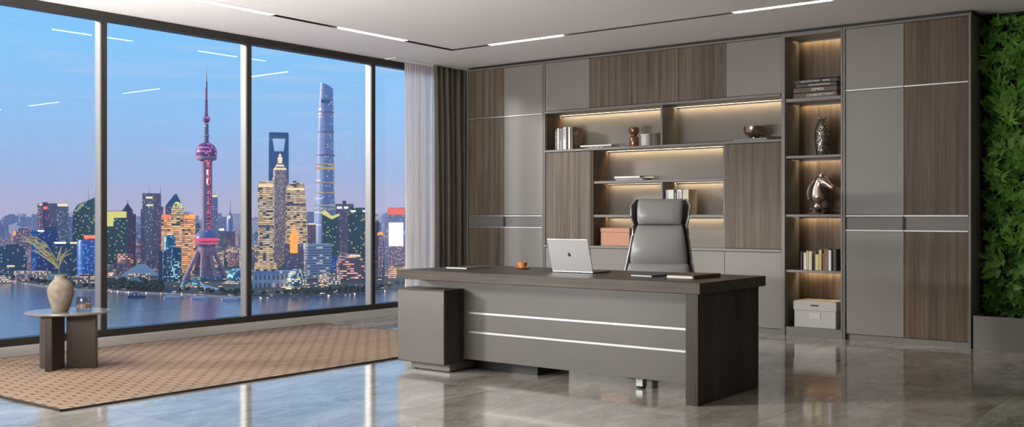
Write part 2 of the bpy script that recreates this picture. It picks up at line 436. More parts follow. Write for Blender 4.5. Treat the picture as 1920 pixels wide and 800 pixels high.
rg.set(Base_Color=c, Roughness=.9, Specular_IOR_Level=.1)
hh = rg.math('ADD', rg.math('MULTIPLY', rg.math('SUBTRACT', 1.0, br.outputs['Fac']), 1.0), rg.math('MULTIPLY', fib, .3))
rg.bump(hh, .9, .008); M['rug'] = rg.m
ru = thing('woven_rug', (-7.03, 5.24, 0), 'tan woven rug with a dark edge lying along the windows', 'rug')
MB().box(-8.265, -5.81, 3.135, 7.33, .0005, .012).build('weave', 'rug', ru, world=True, bevel=.003)
m = MB()
m.box(-8.275, -5.795, 3.12, 3.136, 0, .013); m.box(-8.275, -5.795, 7.329, 7.345, 0, .013); m.box(-8.278, -8.264, 3.12, 7.345, 0, .013); m.box(-5.811, -5.795, 3.12, 7.345, 0, .013)
m.build('binding', plain('dark_binding', (.03, .022, .018), .85), ru, world=True, bevel=.002)

# ------------------------------------------------------------------ desk
dk = thing('executive_desk', (-4.15, 6.05, 0), 'long walnut and grey executive desk with two silver strips', 'desk')
DB = lambda m, n, mat, **k: m.build(n, mat, dk, world=True, **k)
DB(MB().box(-5.43, -2.88, 5.57, 6.53, .683, .75), 'desktop', 'desk_wood', bevel=.002)
DB(MB().box(-2.985, -2.90, 5.585, 6.46, 0, .683), 'end_panel', 'desk_wood_v', bevel=.002)
ped = DB(MB().box(-5.43, -4.965, 5.585, 6.46, .07, .60), 'pedestal', 'taupe_desk', bevel=.0015)
for za, zb in ((.600, .614), (.062, .072)): MB().box(-5.432, -4.958, 5.582, 6.462, za, zb).build('pedestal_trim', 'desk_wood', ped, world=True, bevel=.001)
m = MB(); m.box(-5.36, -4.975, 5.66, 6.40, .008, .062)
m.build('plinth', 'frame_taupe', ped, world=True)
for xx in (-5.33, -5.0):
    for yy in (5.68, 6.36): MB().lathe([(.018, .0), (.018, .012)], 12, (xx, yy, 0)).build('foot', 'black_plastic', ped, world=True)
MB().box(-4.9575, -4.955, 5.60, 6.44, .075, .598).build('side_face', 'desk_wood_v', ped, world=True)
mod = MB()
DB(MB().box(-4.965, -2.985, 5.80, 5.822, .09, .683), 'modesty_panel', 'taupe_desk')
DB(MB().box(-5.40, -4.965, 5.80, 5.822, .614, .683), 'riser_panel', 'taupe_desk')
DB(MB().box(-4.90, -2.985, 5.792, 5.800, .430, .444), 'trim_strip', 'silver')
DB(MB().box(-4.90, -2.985, 5.792, 5.800, .288, .302), 'trim_strip', 'silver')
DB(MB().box(-5.38, -3.0, 6.30, 6.36, .60, .683), 'rear_beam', 'frame_taupe')
DB(MB().box(-4.952, -4.38, 5.95, 6.35, .0, .30), 'under_desk_shade_box', plain('under_desk_shade_black', (.010, .009, .008), .5))  # near-black box added for the shade and reflection under the desk
lg = DB(MB().box(-3.545, -3.49, 5.93, 5.985, .012, .30), 'support_leg', 'silver', bevel=.003)
MB().lathe([(.03, 0), (.03, .012)], 16, (-3.517, 5.957, 0)).build('foot', 'black_plastic', lg, world=True)

# ------------------------------------------------------------------ things on the desk
TZ = .7505
lp = thing('laptop', (-4.121, 6.02, TZ), 'open silver laptop on the desk, its lid back to the viewer', 'laptop')
alm = plain('laptop_aluminium', (.66, .66, .66), .38, .75, vary=.01)
MB().box(-.174, .174, 0, .243, .003, .014).build('keyboard_base', alm, lp, bevel=.004, seg=3)
lid = MB().box(-.174, .174, -.0035, .0035, 0, .243, Matrix.Translation((0, .0, .012)) @ Matrix.Rotation(math.radians(17), 4, 'X')).build('lid', alm, lp, bevel=.003, seg=3)
MB().box(-.166, .166, .0036, .0042, .008, .237, Matrix.Translation((0, 0, .012)) @ Matrix.Rotation(math.radians(17), 4, 'X')).build('screen', 'black_plastic', lid)
MB().box(-.14, .14, .04, .14, .0141, .0150).build('keyboard', 'black_plastic', lp)
for a in (-.15, .15):
    for b in (.02, .22): MB().lathe([(.008, 0), (.008, .0032)], 10, (a, b, 0)).build('foot', 'black_plastic', lp)
# the fruit emblem on the lid: bitten body and leaf
body = [(0,.72),(.22,.80),(.45,.78),(.68,.62),(.56,.48),(.50,.30),(.54,.08),(.66,-.06),(.80,-.14),(.68,-.42),(.48,-.70),(.30,-.80),(.12,-.74),(0,-.70),(-.12,-.74),(-.30,-.80),(-.50,-.68),(-.70,-.36),(-.80,0),(-.80,.30),(-.68,.58),(-.45,.76),(-.22,.80)]
leaf = [(.0,.86),(.04,1.04),(.16,1.20),(.34,1.28),(.33,1.10),(.22,.94),(.08,.86)]
m = MB(); L = Matrix.Translation((0, 0, .012)) @ Matrix.Rotation(math.radians(17), 4, 'X')
for poly in (body, leaf):
    pts = [(x * .0165, y * .0165) for x, y in poly]
    m.prism(pts, 0, .0006, L @ Matrix.Translation((0, -.0037, .125)) @ Matrix.Rotation(PI / 2, 4, 'X'))
m.build('fruit_emblem', plain('dark_mirror', (.03, .03, .03), .15), lid)
lp.rotation_euler[2] = math.radians(1)

ceramic = plain('amber_ceramic', (.62, .27, .10), .35)
cp = thing('coffee_cup', (-4.76, 6.27, TZ), 'orange tan coffee cup on a saucer, left of the laptop', 'cup'); cp.scale = (.92, .92, .88)
MB().lathe([(.022, .008), (.028, .010), (.036, .030), (.041, .060), (.038, .060), (.033, .032), (.025, .014), (.0, .013)], 28).build('cup_bowl', ceramic, cp, smooth=True)
MB().lathe([(.0375, .052), (0, .0525)], 24, cap=False).build('coffee', plain('coffee', (.05, .02, .01), .2), cp)
MB().tube([(-.037 - .022 * math.sin(a), 0, .035 + .016 * math.cos(a)) for a in [i * PI / 8 for i in range(9)]], .0035, 8).build('handle', ceramic, cp, smooth=True)
MB().lathe([(.03, .0), (.06, .004), (.072, .010), (.070, .012), (.05, .007), (0, .006)], 32).build('saucer', ceramic, cp, smooth=True)

nb = thing('tablet', (-5.17, 6.11, TZ), 'thin pale tablet at the left end of the desktop', 'tablet', rz=math.radians(3))
MB().box(-.10, .10, -.16, .16, 0, .008).build('tablet_body', 'silver', nb, bevel=.002)
MB().box(-.093, .093, -.153, .153, .0081, .0088).build('screen', plain('grey_glass', (.30, .30, .30), .12), nb)
nb = thing('notepad', (-3.50, 6.09, TZ), 'slim grey notepad lying in front of the chair', 'notepad', rz=math.radians(-3))
MB().box(-.082, .082, -.15, .15, .0015, .0085).build('pages', 'paper', nb)
m = MB(); m.box(-.086, .086, -.153, .153, .0086, .0105); m.box(-.086, .086, -.153, .153, 0, .0014); m.box(.083, .086, -.153, .153, 0, .0105)
m.build('cover', plain('slate_cover', (.09, .095, .10), .5), nb)
nb = thing('notebook', (-3.185, 6.075, TZ), 'brown leather notebook with cream pages near the right end', 'notebook', rz=math.radians(-1))
MB().box(-.096, .09, -.186, .18, .003, .018).build('pages', 'paper', nb)
m = MB(); m.box(-.10, .10, -.185, .187, .0181, .0225); m.box(-.10, .10, -.185, .187, 0, .0029); m.box(.094, .10, -.185, .187, 0, .0225)
m.build('cover', plain('brown_leather', (.16, .07, .04), .5), nb, bevel=.001)

# ------------------------------------------------------------------ chair
leather = plain('grey_leather', (.29, .285, .275), .33, vary=.05, scale=30)
M['shell_metal'] = plain('graphite_metal', (.12, .12, .12), .3, .9)
shellm = plain('chair_shell_black', (.035, .032, .03), .45); edge = plain('chair_shell_edge', (.50, .49, .47), .3, .4)
ch = thing('office_chair', (-4.02, 7.02, 0), 'high-backed grey leather swivel chair behind the desk', 'office chair', rz=math.radians(21))
# local frame: sitter faces -Y
def backline(z):     # y of the backrest front at height z
    return .16 + (z - .5) * .20
def pad(name, z0, z1, w0, w1, t, mat=leather, y=0, bulge=.0, n=14):
    secs = []
    for i in range(n + 1):
        s_ = i / n; z = z0 + (z1 - z0) * s_
        k = max(.02, math.sin(PI * min(1, max(0, s_)))) ** .28
        w = (w0 + (w1 - w0) * s_) / 2
        secs.append(((0, backline(z) + y - bulge * math.sin(PI * s_), z), (w * (.90 + .10 * k), 0, 0), (0, t / 2 * k, 0), 3.2))
    return MB().loft(secs, 44).build(name, mat, ch, smooth=True)
pad('backrest', .772, 1.085, .485, .385, .095, y=-.015, bulge=.03)
pad('lumbar_cushion', .50, .775, .57, .50, .13, y=-.03, bulge=.01)
pad('headrest', 1.09, 1.295, .37, .375, .10, y=-.03, bulge=.015)
# shell behind the cushions, wider, with wings folding forward at the head
m = MB(); zs = [.40, .5, .62, .75, .88, 1.0, 1.08, 1.16, 1.24, 1.29]
ww = [.30, .315, .292, .266, .243, .224, .216, .232, .236, .205]
wing = [.02, .05, .05, .045, .04, .045, .06, .09, .08, .045]
rows = []
for z, w, g in zip(zs, ww, wing):
    r = []; n = 16
    for i in range(n + 1):
        a = -1 + 2 * i / n
        r.append((w * a, backline(z) + .055 - g * abs(a) ** 5 - .012 * abs(a) ** 2, z))
    rows.append(r)
vs = [[m.bm.verts.new(p) for p in r] for r in rows]
for a, b in zip(vs, vs[1:]):
    for i in range(16): m.bm.faces.new((a[i], a[i + 1], b[i + 1], b[i]))
o = m.build('back_shell', shellm, ch, smooth=True); q = o.modifiers.new('t', 'SOLIDIFY'); q.thickness = .014; q.offset = 1
for sgn in (-1, 1):
    col_ = 0 if sgn < 0 else 16
    MB().tube([(r[col_][0] * 1.012, r[col_][1] + .004, r[col_][2]) for r in rows], .008, 10).build('shell_edge', edge, o, smooth=True)
MB().tube([(p[0], p[1] + .004, p[2]) for p in rows[-1]], .008, 10).build('shell_edge', edge, o, smooth=True)
# seat cushion, arms, column and five-star base
secs = []
for i in range(13):
    s_ = i / 12; y = -.34 + .52 * s_; k = max(.03, math.sin(PI * s_)) ** .25
    secs.append(((0, y, .475 + .015 * s_), (.27 * (.93 + .07 * k), 0, 0), (0, 0, .055 * k), 3))
MB().loft(secs, 40).build('seat', leather, ch, smooth=True)
MB().box(-.25, .25, -.30, .20, .405, .425).build('seat_pan', shellm, ch, bevel=.01)
for sgn in (-1, 1):
    MB().tube([(sgn*.25, .16, .42), (sgn*.31, .15, .47), (sgn*.325, .10, .60), (sgn*.325, -.02, .655), (sgn*.325, -.20, .655)], [.014, .014, .014, .013, .012], 10).build('armrest', shellm, ch, smooth=True)
MB().lathe([(.055, .36), (.055, .405), (.03, .36 + .045)], 20).build('tilt_housing', shellm, ch)
MB().lathe([(.025, .09), (.025, .40)], 16).build('gas_column', 'shell_metal', ch, smooth=True)
for k in range(5):
    a = 2 * PI * k / 5 + .3; ca, sa = math.cos(a), math.sin(a)
    lgo = MB().tube([(.02*ca, .02*sa, .115), (.15*ca, .15*sa, .10), (.29*ca, .29*sa, .075)], [.026, .02, .014], 10).build('leg', 'shell_metal', ch, smooth=True)
    MB().lathe([(.012, -.012), (.026, -.012), (.028, -.008), (.028, .008), (.026, .012), (.012, .012)], 18).build('caster', 'black_plastic', lgo, smooth=True)
    c_ = [x for x in kids(lgo)][0]; c_.location = (.295*ca, .295*sa, .0285); c_.rotation_euler = (PI/2, 0, a)

# ------------------------------------------------------------------ side table group
st = thing('side_table', (-7.38, 4.03, .0125), 'round bronze side table on the rug near the left window', 'side table', rz=math.radians(-20))
bronze = plain('dark_bronze_lacquer', (.085, .068, .056), .38, .35, vary=.1)
topm = plain('bronze_top', (.30, .27, .245), .22, .3)
MB().lathe([(.0, .407), (.285, .407), (.300, .413), (.303, .421), (.298, .427), (0, .428)], 72).build('tabletop', topm, st, smooth=True)
def slableg(c, w, t, rz):
    MB().box(-w/2, w/2, -t/2, t/2, 0, .4075, Matrix.Translation(c) @ Matrix.Rotation(rz, 4, 'Z')).build('leg', bronze, st, bevel=.006)
V2 = math.radians(37.8 + 20)      # direction across the view, in the table's own frame
def rot(x, y): return (x * math.cos(V2) - y * math.sin(V2), x * math.sin(V2) + y * math.cos(V2), 0)
# x: across as seen from the room, y: away
m = MB()
arc = [(-.075 - .135 * (1 - math.cos(a)) , -.02 + .13 * math.sin(a)) for a in [0]]
pts = []
for i in range(13):
    a = PI * (.5 + i / 12 * .5); pts.append((-.085 + .125 * math.cos(a), -.03 + .06 + .11 * (math.sin(a)) - .06))
outer = [(-.20, .07), (-.20, -.02), (-.19, -.06), (-.165, -.085), (-.13, -.10), (-.085, -.10), (-.085, -.075), (-.125, -.072), (-.15, -.06), (-.165, -.04), (-.172, -.01), (-.172, .07)]
m.prism([rot(*p)[:2] for p in outer], 0, .4075)
m.build('leg', bronze, st, bevel=.003)
slableg(rot(-.052, -.11), .056, .22, V2)
slableg(rot(.115, -.02), .215, .05, V2 + .12)
slableg(rot(.0, .15), .05, .18, V2)

clay = NT('weathered_clay'); vv = clay.coords('Object')
f = clay.noise(vv, 9, 6, .7); g = clay.noise(vv, 60, 4)
sz = clay.new('ShaderNodeSeparateXYZ'); clay.link(vv, sz.inputs[0])
low = clay.math('LESS_THAN', clay.math('ADD', sz.outputs[2], clay.math('MULTIPLY', f, .05)), .115)
c = clay.ramp(f, [(.3, (.12, .088, .062)), (.5, (.24, .195, .15)), (.7, (.37, .32, .26))])
c = clay.mix(clay.math('MULTIPLY', low, .35), c, (.24, .19, .15)); clay.set(Base_Color=c, Roughness=.85); clay.bump(g, .5, .004)
va = thing('clay_vase', (-7.36, 3.96, .4405), 'weathered cream clay vase holding a dried palm leaf on side table', 'vase')
MB().lathe([(.0, 0), (.050, 0), (.058, .012), (.078, .07), (.092, .13), (.093, .165), (.080, .205), (.055, .235), (.043, .248), (.042, .262), (.049, .272), (.044, .274), (.036, .262), (.036, .248), (.045, .232), (.02, .12), (0, .1)], 48).build('vase_body', clay.m, va, smooth=True)
leafm = NT('dried_palm'); f = leafm.noise(leafm.coords('Object'), 20, 3); leafm.set(Base_Color=leafm.mix(f, (.055, .060, .028), (.15, .145, .075)), Roughness=.7)
pm = thing('dried_palm_leaf', (-7.36, 3.96, .46), 'dried olive palm frond standing in the clay vase', 'dried plant')
def blade(m, p0, p1, w, sag):
    p0, p1 = Vector(p0), Vector(p1); n = 7; d = (p1 - p0); side = d.cross(Vector((.61, -.79, 0))).normalized()
    L_, R_ = [], []
    for i in range(n + 1):
        s_ = i / n; p = p0 + d * s_ + Vector((0, 0, -sag * s_ * s_ + sag * .6 * s_)); ww_ = w * math.sin(PI * min(1, .12 + s_ * .88)) ** .8
        L_.append(p + side * ww_); R_.append(p - side * ww_)
    th = Vector((.61, -.79, 0)) * .0006
    a = [m.bm.verts.new(p + th) for p in L_]; b = [m.bm.verts.new(p + th) for p in R_]
    for i in range(n): m.bm.faces.new((a[i], a[i + 1], b[i + 1], b[i]))
def V(r, z, f_=0.): return (.79 * r + -.613 * f_, .613 * r + .79 * f_, z)    # r across the view, z up, f_ away
stem = [V(0, .12), V(-.005, .22), V(-.012, .30), V(-.03, .36), V(-.05, .40), V(-.09, .46), V(-.15, .52), V(-.20, .56)]
MB().tube(stem, [.004, .004, .0035, .003, .003, .002, .0016, .001], 6).build('stem', leafm.m, pm)
m = MB(); rnd = random.Random(4)
tips = [(-.30,.60),(-.28,.56),(-.26,.53),(-.24,.50),(-.22,.58),(-.30,.53),(-.20,.45),(-.17,.43),(-.14,.47),(.02,.49),(.045,.47),(.06,.46),(.01,.45),(.08,.43),(.03,.42),(-.13,.40),(-.26,.47)]
for i, (r, z) in enumerate(tips):
    bi = (i * 3) % 4 + 2 if r < -.1 else 2 + i % 2
    b0 = stem[min(bi, 6)]
    blade(m, b0, V(r + rnd.uniform(-.01, .01), z, rnd.uniform(-.05, .06)), .0048, .05 if r < 0 else .02)
for i in range(26):
    s_ = rnd.uniform(.3, 1); k = min(int(s_ * 6) + 1, 7); b0 = Vector(stem[k])
    blade(m, b0, b0 + Vector(V(-.085 * rnd.uniform(.5, 1.2), rnd.uniform(-.01, .075), rnd.uniform(-.07, .07))), .0035, .03)
m.build('leaflets', leafm.m, pm)

gg = thing('glass_candle', (-7.28, 4.10, .4405), 'squat clear glass candle holder with pale wax beside clay vase', 'candle')
glm = NT('clear_glass'); glm.n.remove(glm.b); a_ = glm.new('ShaderNodeBsdfTransparent'); a_.inputs[0].default_value = (.90, .88, .86, 1); b_ = glm.new('ShaderNodeBsdfGlossy'); b_.inputs['Roughness'].default_value = .03
l_ = glm.new('ShaderNodeLayerWeight'); l_.inputs[0].default_value = .35; x_ = glm.new('ShaderNodeMixShader'); glm.link(glm.math('MULTIPLY_ADD', l_.outputs['Facing'], .5, .06), x_.inputs[0]); glm.link(a_.outputs[0], x_.inputs[1]); glm.link(b_.outputs[0], x_.inputs[2]); glm.link(x_.outputs[0], glm.out.inputs[0])
secs = [((0,0,z), (r,0,0), (0,r,0), 4) for r, z in ((.044,0),(.050,.01),(.052,.05),(.051,.09),(.046,.108),(.041,.108),(.046,.09),(.047,.05),(.045,.02))]
MB().loft(secs, 32).build('glass_cup', glm.m, gg, smooth=True)
MB().loft([((0,0,z), (r,0,0), (0,r,0), 4) for r, z in ((.042,.021),(.0435,.03),(.0435,.052))], 28).build('wax', plain('pale_wax', (.70, .58, .50), .5), gg, smooth=True)
MB().tube([(0,0,.05),(0,0,.062)], .0015, 6).build('wick', 'black', gg)
MB().box(-.030, .030, -.0460, -.0452, .028, .046, Matrix.Rotation(math.radians(38), 4, 'Z')).build('front_label', plain('copper_label', (.45, .26, .15), .35), gg)
# ------------------------------------------------------------------ shelf objects
Z1, Z2, Z3, ZC = 1.9075, 1.5405, 1.1705, .8285     # tops of the central shelves
BY = 9.50                                           # front line of things on the shelves
M['bk_white'] = plain('book_white', (.74, .73, .70), .55); M['bk_cream'] = plain('book_cream', (.62, .54, .42), .6)
M['bk_grey'] = plain('book_grey', (.30, .30, .29), .6); M['bk_dark'] = plain('book_charcoal', (.055, .048, .042), .55)
M['bk_brown'] = plain('book_brown', (.11, .075, .05), .55); M['bk_gold'] = plain('book_gold', (.55, .42, .16), .4)
M['bk_yellow'] = plain('book_yellow', (.62, .52, .20), .5); M['bk_rust'] = plain('book_rust', (.22, .09, .05), .5)
M['print_black'] = plain('print_black', (.03, .03, .03), .6); M['print_white'] = plain('print_white', (.80, .78, .74), .6)
def book_up(x0, x1, h, d, z, mat, label, group, y=BY, marks=None, mcol='print_black'):
    w = x1 - x0; t = .0022
    b = thing('book', ((x0 + x1) / 2, y, z), label, 'book', group)
    m = MB(); m.box(-w/2, w/2, 0, t, 0, h); m.box(-w/2, -w/2 + t, 0, d, 0, h); m.box(w/2 - t, w/2, 0, d, 0, h)
    m.build('cover', mat, b)
    MB().box(-w/2 + t, w/2 - t, t, d - .004, .003, h - .004).build('pages', 'paper', b)
    if marks:
        m = MB(); rnd = random.Random(int(x0 * 1000))
        for (a, c, k) in marks:          # letters running up the spine between a and c (share of height), k of them
            for i in range(k):
                zz = h * (a + (c - a) * (i + .5) / k); hh = h * (c - a) / k * .36
                q = rnd.choice((0, 1, 2)); ww = w * .27
                m.box(-ww, ww, -.0008, 0, zz - hh, zz - hh * .45)
                if q != 1: m.box(-ww, ww, -.0008, 0, zz + hh * .45, zz + hh)
                if q != 2: m.box(-ww, -ww * .5, -.0008, 0, zz - hh, zz + hh)
        m.build('lettering', mcol, b)
    return b
G = 'upright books on the long upper shelf'
book_up(-6.745, -6.722, .235, .16, Z1, 'bk_dark', 'thin black book at the left end of the upright row', G, marks=[(.1, .9, 10)], mcol='print_white')
book_up(-6.718, -6.690, .248, .17, Z1, 'bk_white', 'plain white upright book beside the thin black one', G)
book_up(-6.686, -6.640, .240, .17, Z1, 'bk_grey', 'grey upright book between two white books', G, marks=[(.45, .92, 7)])
book_up(-6.636, -6.590, .255, .18, Z1, 'bk_white', 'wide white upright book with black spine letters', G, marks=[(.5, .95, 6)])
book_up(-6.586, -6.570, .250, .17, Z1, 'bk_dark', 'very thin charcoal upright book between two white spines', G)
book_up(-6.566, -6.535, .255, .17, Z1, 'bk_white', 'narrow white upright book beside the dark brown cover', G)
book_up(-6.531, -6.500, .252, .18, Z1, 'bk_brown', 'brown upright book closing the upper shelf row on the right', G)
# its broad side carries pale figures
m = MB()
for a, b, c, d in ((.02, .05, .16, .20), (.07, .10, .17, .21), (.05, .07, .12, .145), (.035, .05, .08, .10), (.07, .09, .06, .075)):
    m.box(-6.5000, -6.4992, BY + a, BY + b, Z1 + c, Z1 + d)
m.build('cover_print', 'bk_grey', [o for o in bpy.data.objects if o.get('label', '').startswith('brown upright book closing')][0], world=True)

def book_flat(cx, y, z, w, d, h, mat, label, group, rz=0, text=None, tsize=.02, tcol='print_white', tx=0, spine='front'):
    b = thing('book', (cx, y, z), label, 'book', group, rz=rz); t = .003
    m = MB(); m.box(-w/2, w/2, 0, d, 0, t); m.box(-w/2, w/2, 0, d, h - t, h); m.box(-w/2, w/2, 0, t, 0, h)
    m.build('cover', mat, b)
    MB().box(-w/2 + .004, w/2 - .004, t, d - .004, t, h - t).build('pages', 'paper', b)
    if text:
        cu = bpy.data.curves.new('lettering', 'FONT'); cu.body = text; cu.size = tsize; cu.align_x = 'LEFT'; cu.align_y = 'CENTER'; cu.extrude = .0004
        cu.materials.append(M[tcol]); tmp = bpy.data.objects.new('lettering_curve', cu); me = bpy.data.meshes.new_from_object(tmp); bpy.data.objects.remove(tmp)
        o = bpy.data.objects.new('lettering', me); COL.objects.link(o); o.parent = b
        o.location = (tx, -.0008, h / 2); o.rotation_euler = (PI / 2, 0, 0)
    return b
G = 'books lying flat on the long upper shelf'
book_flat(-6.16, BY, Z1, .36, .22, .018, 'bk_dark', 'black book lying under the white one on upper shelf', G, text='MODERN  INTERIOR  LIVING', tsize=.015, tx=-.13)
book_flat(-6.19, BY - .005, Z1 + .0185, .40, .20, .020, 'bk_white', 'white book lying on top of the black one', G, rz=math.radians(2))
G = 'books lying flat in the lit box niche'
book_flat(-5.76, BY, Z2, .34, .2, .022, 'bk_grey', 'grey book lying under the white one in niche', G, text='ARCHITECTURE', tsize=.014, tx=-.10)
book_flat(-5.79, BY, Z2 + .0225, .32, .19, .028, 'bk_white', 'white book lying on the grey one in niche', G)
book_flat(-5.565, BY + .08, Z2 + .0225, .12, .12, .022, 'bk_cream', 'small cream book behind the white one in niche', G)
G = 'upright books in the niche behind the chair'
book_up(-5.315, -5.215, .262, .19, Z3, 'bk_white', 'broad white binder left in the niche behind chair', G)
book_up(-5.210, -5.185, .255, .18, Z3, 'bk_dark', 'black and white book between the two white spines', G, marks=[(.1, .9, 8)], mcol='print_white')
book_up(-5.180, -5.120, .262, .18, Z3, 'bk_white', 'white upright book with black spine letters behind chair', G, marks=[(.35, .95, 9)])
book_up(-5.112, -5.040, .262, .18, Z3, 'bk_cream', 'beige upright book closing the niche row right', G, marks=[(.35, .62, 3)])

copper = plain('copper_brown', (.28, .13, .085), .2, .7); M['bowl'] = plain('bronze_bowl', (.42, .30, .23), .16, .9)
o = MB().lathe([(.0, 0), (.048, 0), (.050, .004), (.050, .095), (.046, .108), (.030, .122), (.030, .132), (.050, .148), (.056, .158), (.056, .205), (.052, .212), (.044, .212), (.040, .17), (0, .16)], 36, (-5.735, BY + .06, Z1)).build('vase', copper, smooth=True)
tag(o, 'brown waisted glossy vase on the long upper shelf', 'vase')
jar = thing('lidded_jar', (-5.585, BY + .065, Z1), 'short white marble lidded jar beside the brown vase', 'jar')
mj = plain('white_marble', (.72, .70, .66), .35, vary=.15, scale=40)
MB().lathe([(.0, 0), (.050, 0), (.054, .006), (.056, .06), (.055, .115), (0, .115)], 36).build('jar_body', mj, jar, smooth=True)
MB().lathe([(.0, .1155), (.060, .1155), (.062, .121), (.060, .130), (.02, .134), (0, .134)], 36).build('lid', mj, jar, smooth=True)
book_flat(-4.36, BY - .0, Z1, .36, .24, .027, 'bk_grey', 'grey book lying under the bronze bowl', None)
bw = thing('bronze_bowl', (-4.36, BY + .115, Z1 + .0275), 'polished bronze footed bowl on a grey book', 'bowl')
MB().lathe([(.0, 0), (.035, 0), (.036, .012), (.05, .018), (.095, .040), (.108, .065), (.110, .120), (.106, .120), (.102, .068), (.088, .045), (0, .028)], 48).build('bowl_body', 'bowl', bw, smooth=True)
# copper leather box
bx = thing('storage_box', (-5.955, BY + .02, ZC), 'copper orange leather box in the niche left of chair', 'box')
lc = plain('tan_leather', (.50, .225, .14), .5, vary=.04)
MB().box(-.185, .185, 0, .22, 0, .148).build('box_body', lc, bx, bevel=.004)
MB().box(-.188, .188, -.003, .223, .1485, .195).build('lid', lc, bx, bevel=.004)

# stack of four books in the tower with titles
G = 'dark books stacked at the top of the tower'
zt = 2.2925
book_flat(-3.690, BY, zt, .43, .27, .052, 'bk_brown', 'bottom book of the dark stack, longest white title', G, text='CANBSARTMENT', tsize=.036, tx=-.085)
book_flat(-3.690, BY, zt + .0525, .43, .27, .052, 'bk_brown', 'second book up in dark stack, short bold title', G, text='DIMEN', tsize=.040, tx=-.035)
book_flat(-3.680, BY, zt + .105, .40, .26, .036, 'bk_dark', 'third book up in dark stack, small spaced title', G, text='INAGURATIONAL', tsize=.026, tx=-.07)
book_flat(-3.680, BY, zt + .1415, .42, .26, .036, 'bk_dark', 'top book of the dark stack, thin two-word title', G, text='ARCHITECTURAL    HOME', tsize=.024, tx=-.15)

# perforated metal vase
sv = NT('pierced_silver'); vv = sv.coords('Object'); vo = sv.new('ShaderNodeTexVoronoi', feature='DISTANCE_TO_EDGE'); vo.inputs['Scale'].default_value = 62; sv.link(vv, vo.inputs['Vector'])
e_ = sv.math('LESS_THAN', vo.outputs['Distance'], .11)
sv.set(Base_Color=sv.mix(e_, (.03, .022, .016), (.75, .66, .56)), Metallic=.9, Roughness=.22); sv.bump(vo.outputs['Distance'], .8, .006)
prof = [(.045, 0), (.050, .004), (.058, .05), (.068, .12), (.074, .19), (.070, .25), (.056, .30), (.040, .335), (.028, .355)]
m = MB(); m.lathe(prof, 40); m.lathe([(.010, .33), (.016, .36), (.018, .375), (.012, .378)], 16, (.022, 0, 0)); m.lathe([(.008, .33), (.012, .358), (.014, .368), (.010, .370)], 16, (-.026, 0, 0))
o = m.build('sculpted_vase', sv.m, smooth=True); o.location = (-3.665, BY + .12, 1.7385)
tag(o, 'tall pierced silver vase on the second tower shelf', 'vase')

# horse head
bronze2 = plain('horse_bronze', (.40, .31, .25), .2, .85, vary=.1, scale=12)
hz = 1.1725
hh = thing('horse_head_statue', (-3.685, BY + .10, hz), 'polished bronze horse head statue facing right', 'statue', rz=math.radians(-6)); hh.scale = (1.22, 1.12, 1.13)
MB().lathe([(.0, 0), (.075, 0), (.077, .006), (.072, .014), (.045, .018), (.040, .03), (.05, .038), (.072, .042), (.074, .052), (.06, .058), (0, .058)], 40, (-.03, 0, 0)).build('base', bronze2, hh, smooth=True)
def ring(c, tang, a, b, e=2.2): # c (x,z), tangent angle in the xz plane, a half-width across profile, b half-depth in y
    nx, nz = -math.sin(tang), math.cos(tang)
    return ((c[0], 0, c[1]), (nx * a, 0, nz * a), (0, b, 0), e)
D = math.radians
nk = [ring((-.015, .058), D(100), .045, .030), ring((-.020, .085), D(100), .028, .022), ring((-.015, .105), D(95), .040, .028), ring((-.012, .125), D(95), .062, .040),
      ring((-.020, .16), D(100), .060, .040), ring((-.022, .20), D(97), .050, .035), ring((-.015, .24), D(85), .044, .031), ring((-.002, .275), D(70), .042, .029),
      ring((.014, .300), D(45), .040, .028), ring((.030, .312), D(15), .034, .025), ring((.038, .314), D(0), .020, .018)]
MB().loft(nk, 28).build('neck', bronze2, hh, smooth=True)
hd = [ring((-.005, .300), D(-20), .024, .022), ring((.015, .292), D(-28), .040, .031), ring((.038, .278), D(-32), .044, .033), ring((.060, .262), D(-34), .036, .028), ring((.080, .247), D(-36), .028, .022),
      ring((.098, .234), D(-36), .023, .019), ring((.112, .225), D(-38), .023, .019), ring((.122, .218), D(-40), .019, .016), ring((.127, .214), D(-40), .010, .009)]
head = MB().loft(hd, 28).build('head', bronze2, hh, smooth=True)
for s_ in (-1, 1):
    MB().loft([((.012, s_*.016, .315), (.010,0,0), (0,.007,0)), ((.020, s_*.018, .335), (.009,0,.002), (0,.006,0)), ((.034, s_*.019, .355), (.005,0,0), (0,.003,0)), ((.038, s_*.019, .366), (.001,0,0), (0,.001,0))], 14).build('ear', bronze2, head, smooth=True)
    MB().sphere((.050, s_*.026, .282), .0065).build('eye', bronze2, head, smooth=True)
    MB().sphere((.114, s_*.0165, .228), .0045).build('nostril', 'bk_dark', head, smooth=True)
    MB().sphere((.030, s_*.022, .268), .022, (1, .55, 1)).build('cheek', bronze2, head, smooth=True)
m = MB(); n = 11
for i in range(n):
    s_ = i / (n - 1); x = -.075 - .020 * math.sin(PI * s_) + .085 * s_ ** 2.2; z = .135 + .185 * s_
    m.tube([(x + .012, 0, z + .016), (x - .010, .003, z + .010), (x - .020, 0, z - .012), (x - .012, -.003, z - .026)], [.006, .011, .010, .003], 8)
m.build('mane', bronze2, hh, smooth=True)
MB().tube([(.0, 0, .318), (.012, 0, .332), (.030, 0, .325), (.046, 0, .312)], [.004, .008, .007, .003], 8).build('forelock', bronze2, hh, smooth=True)

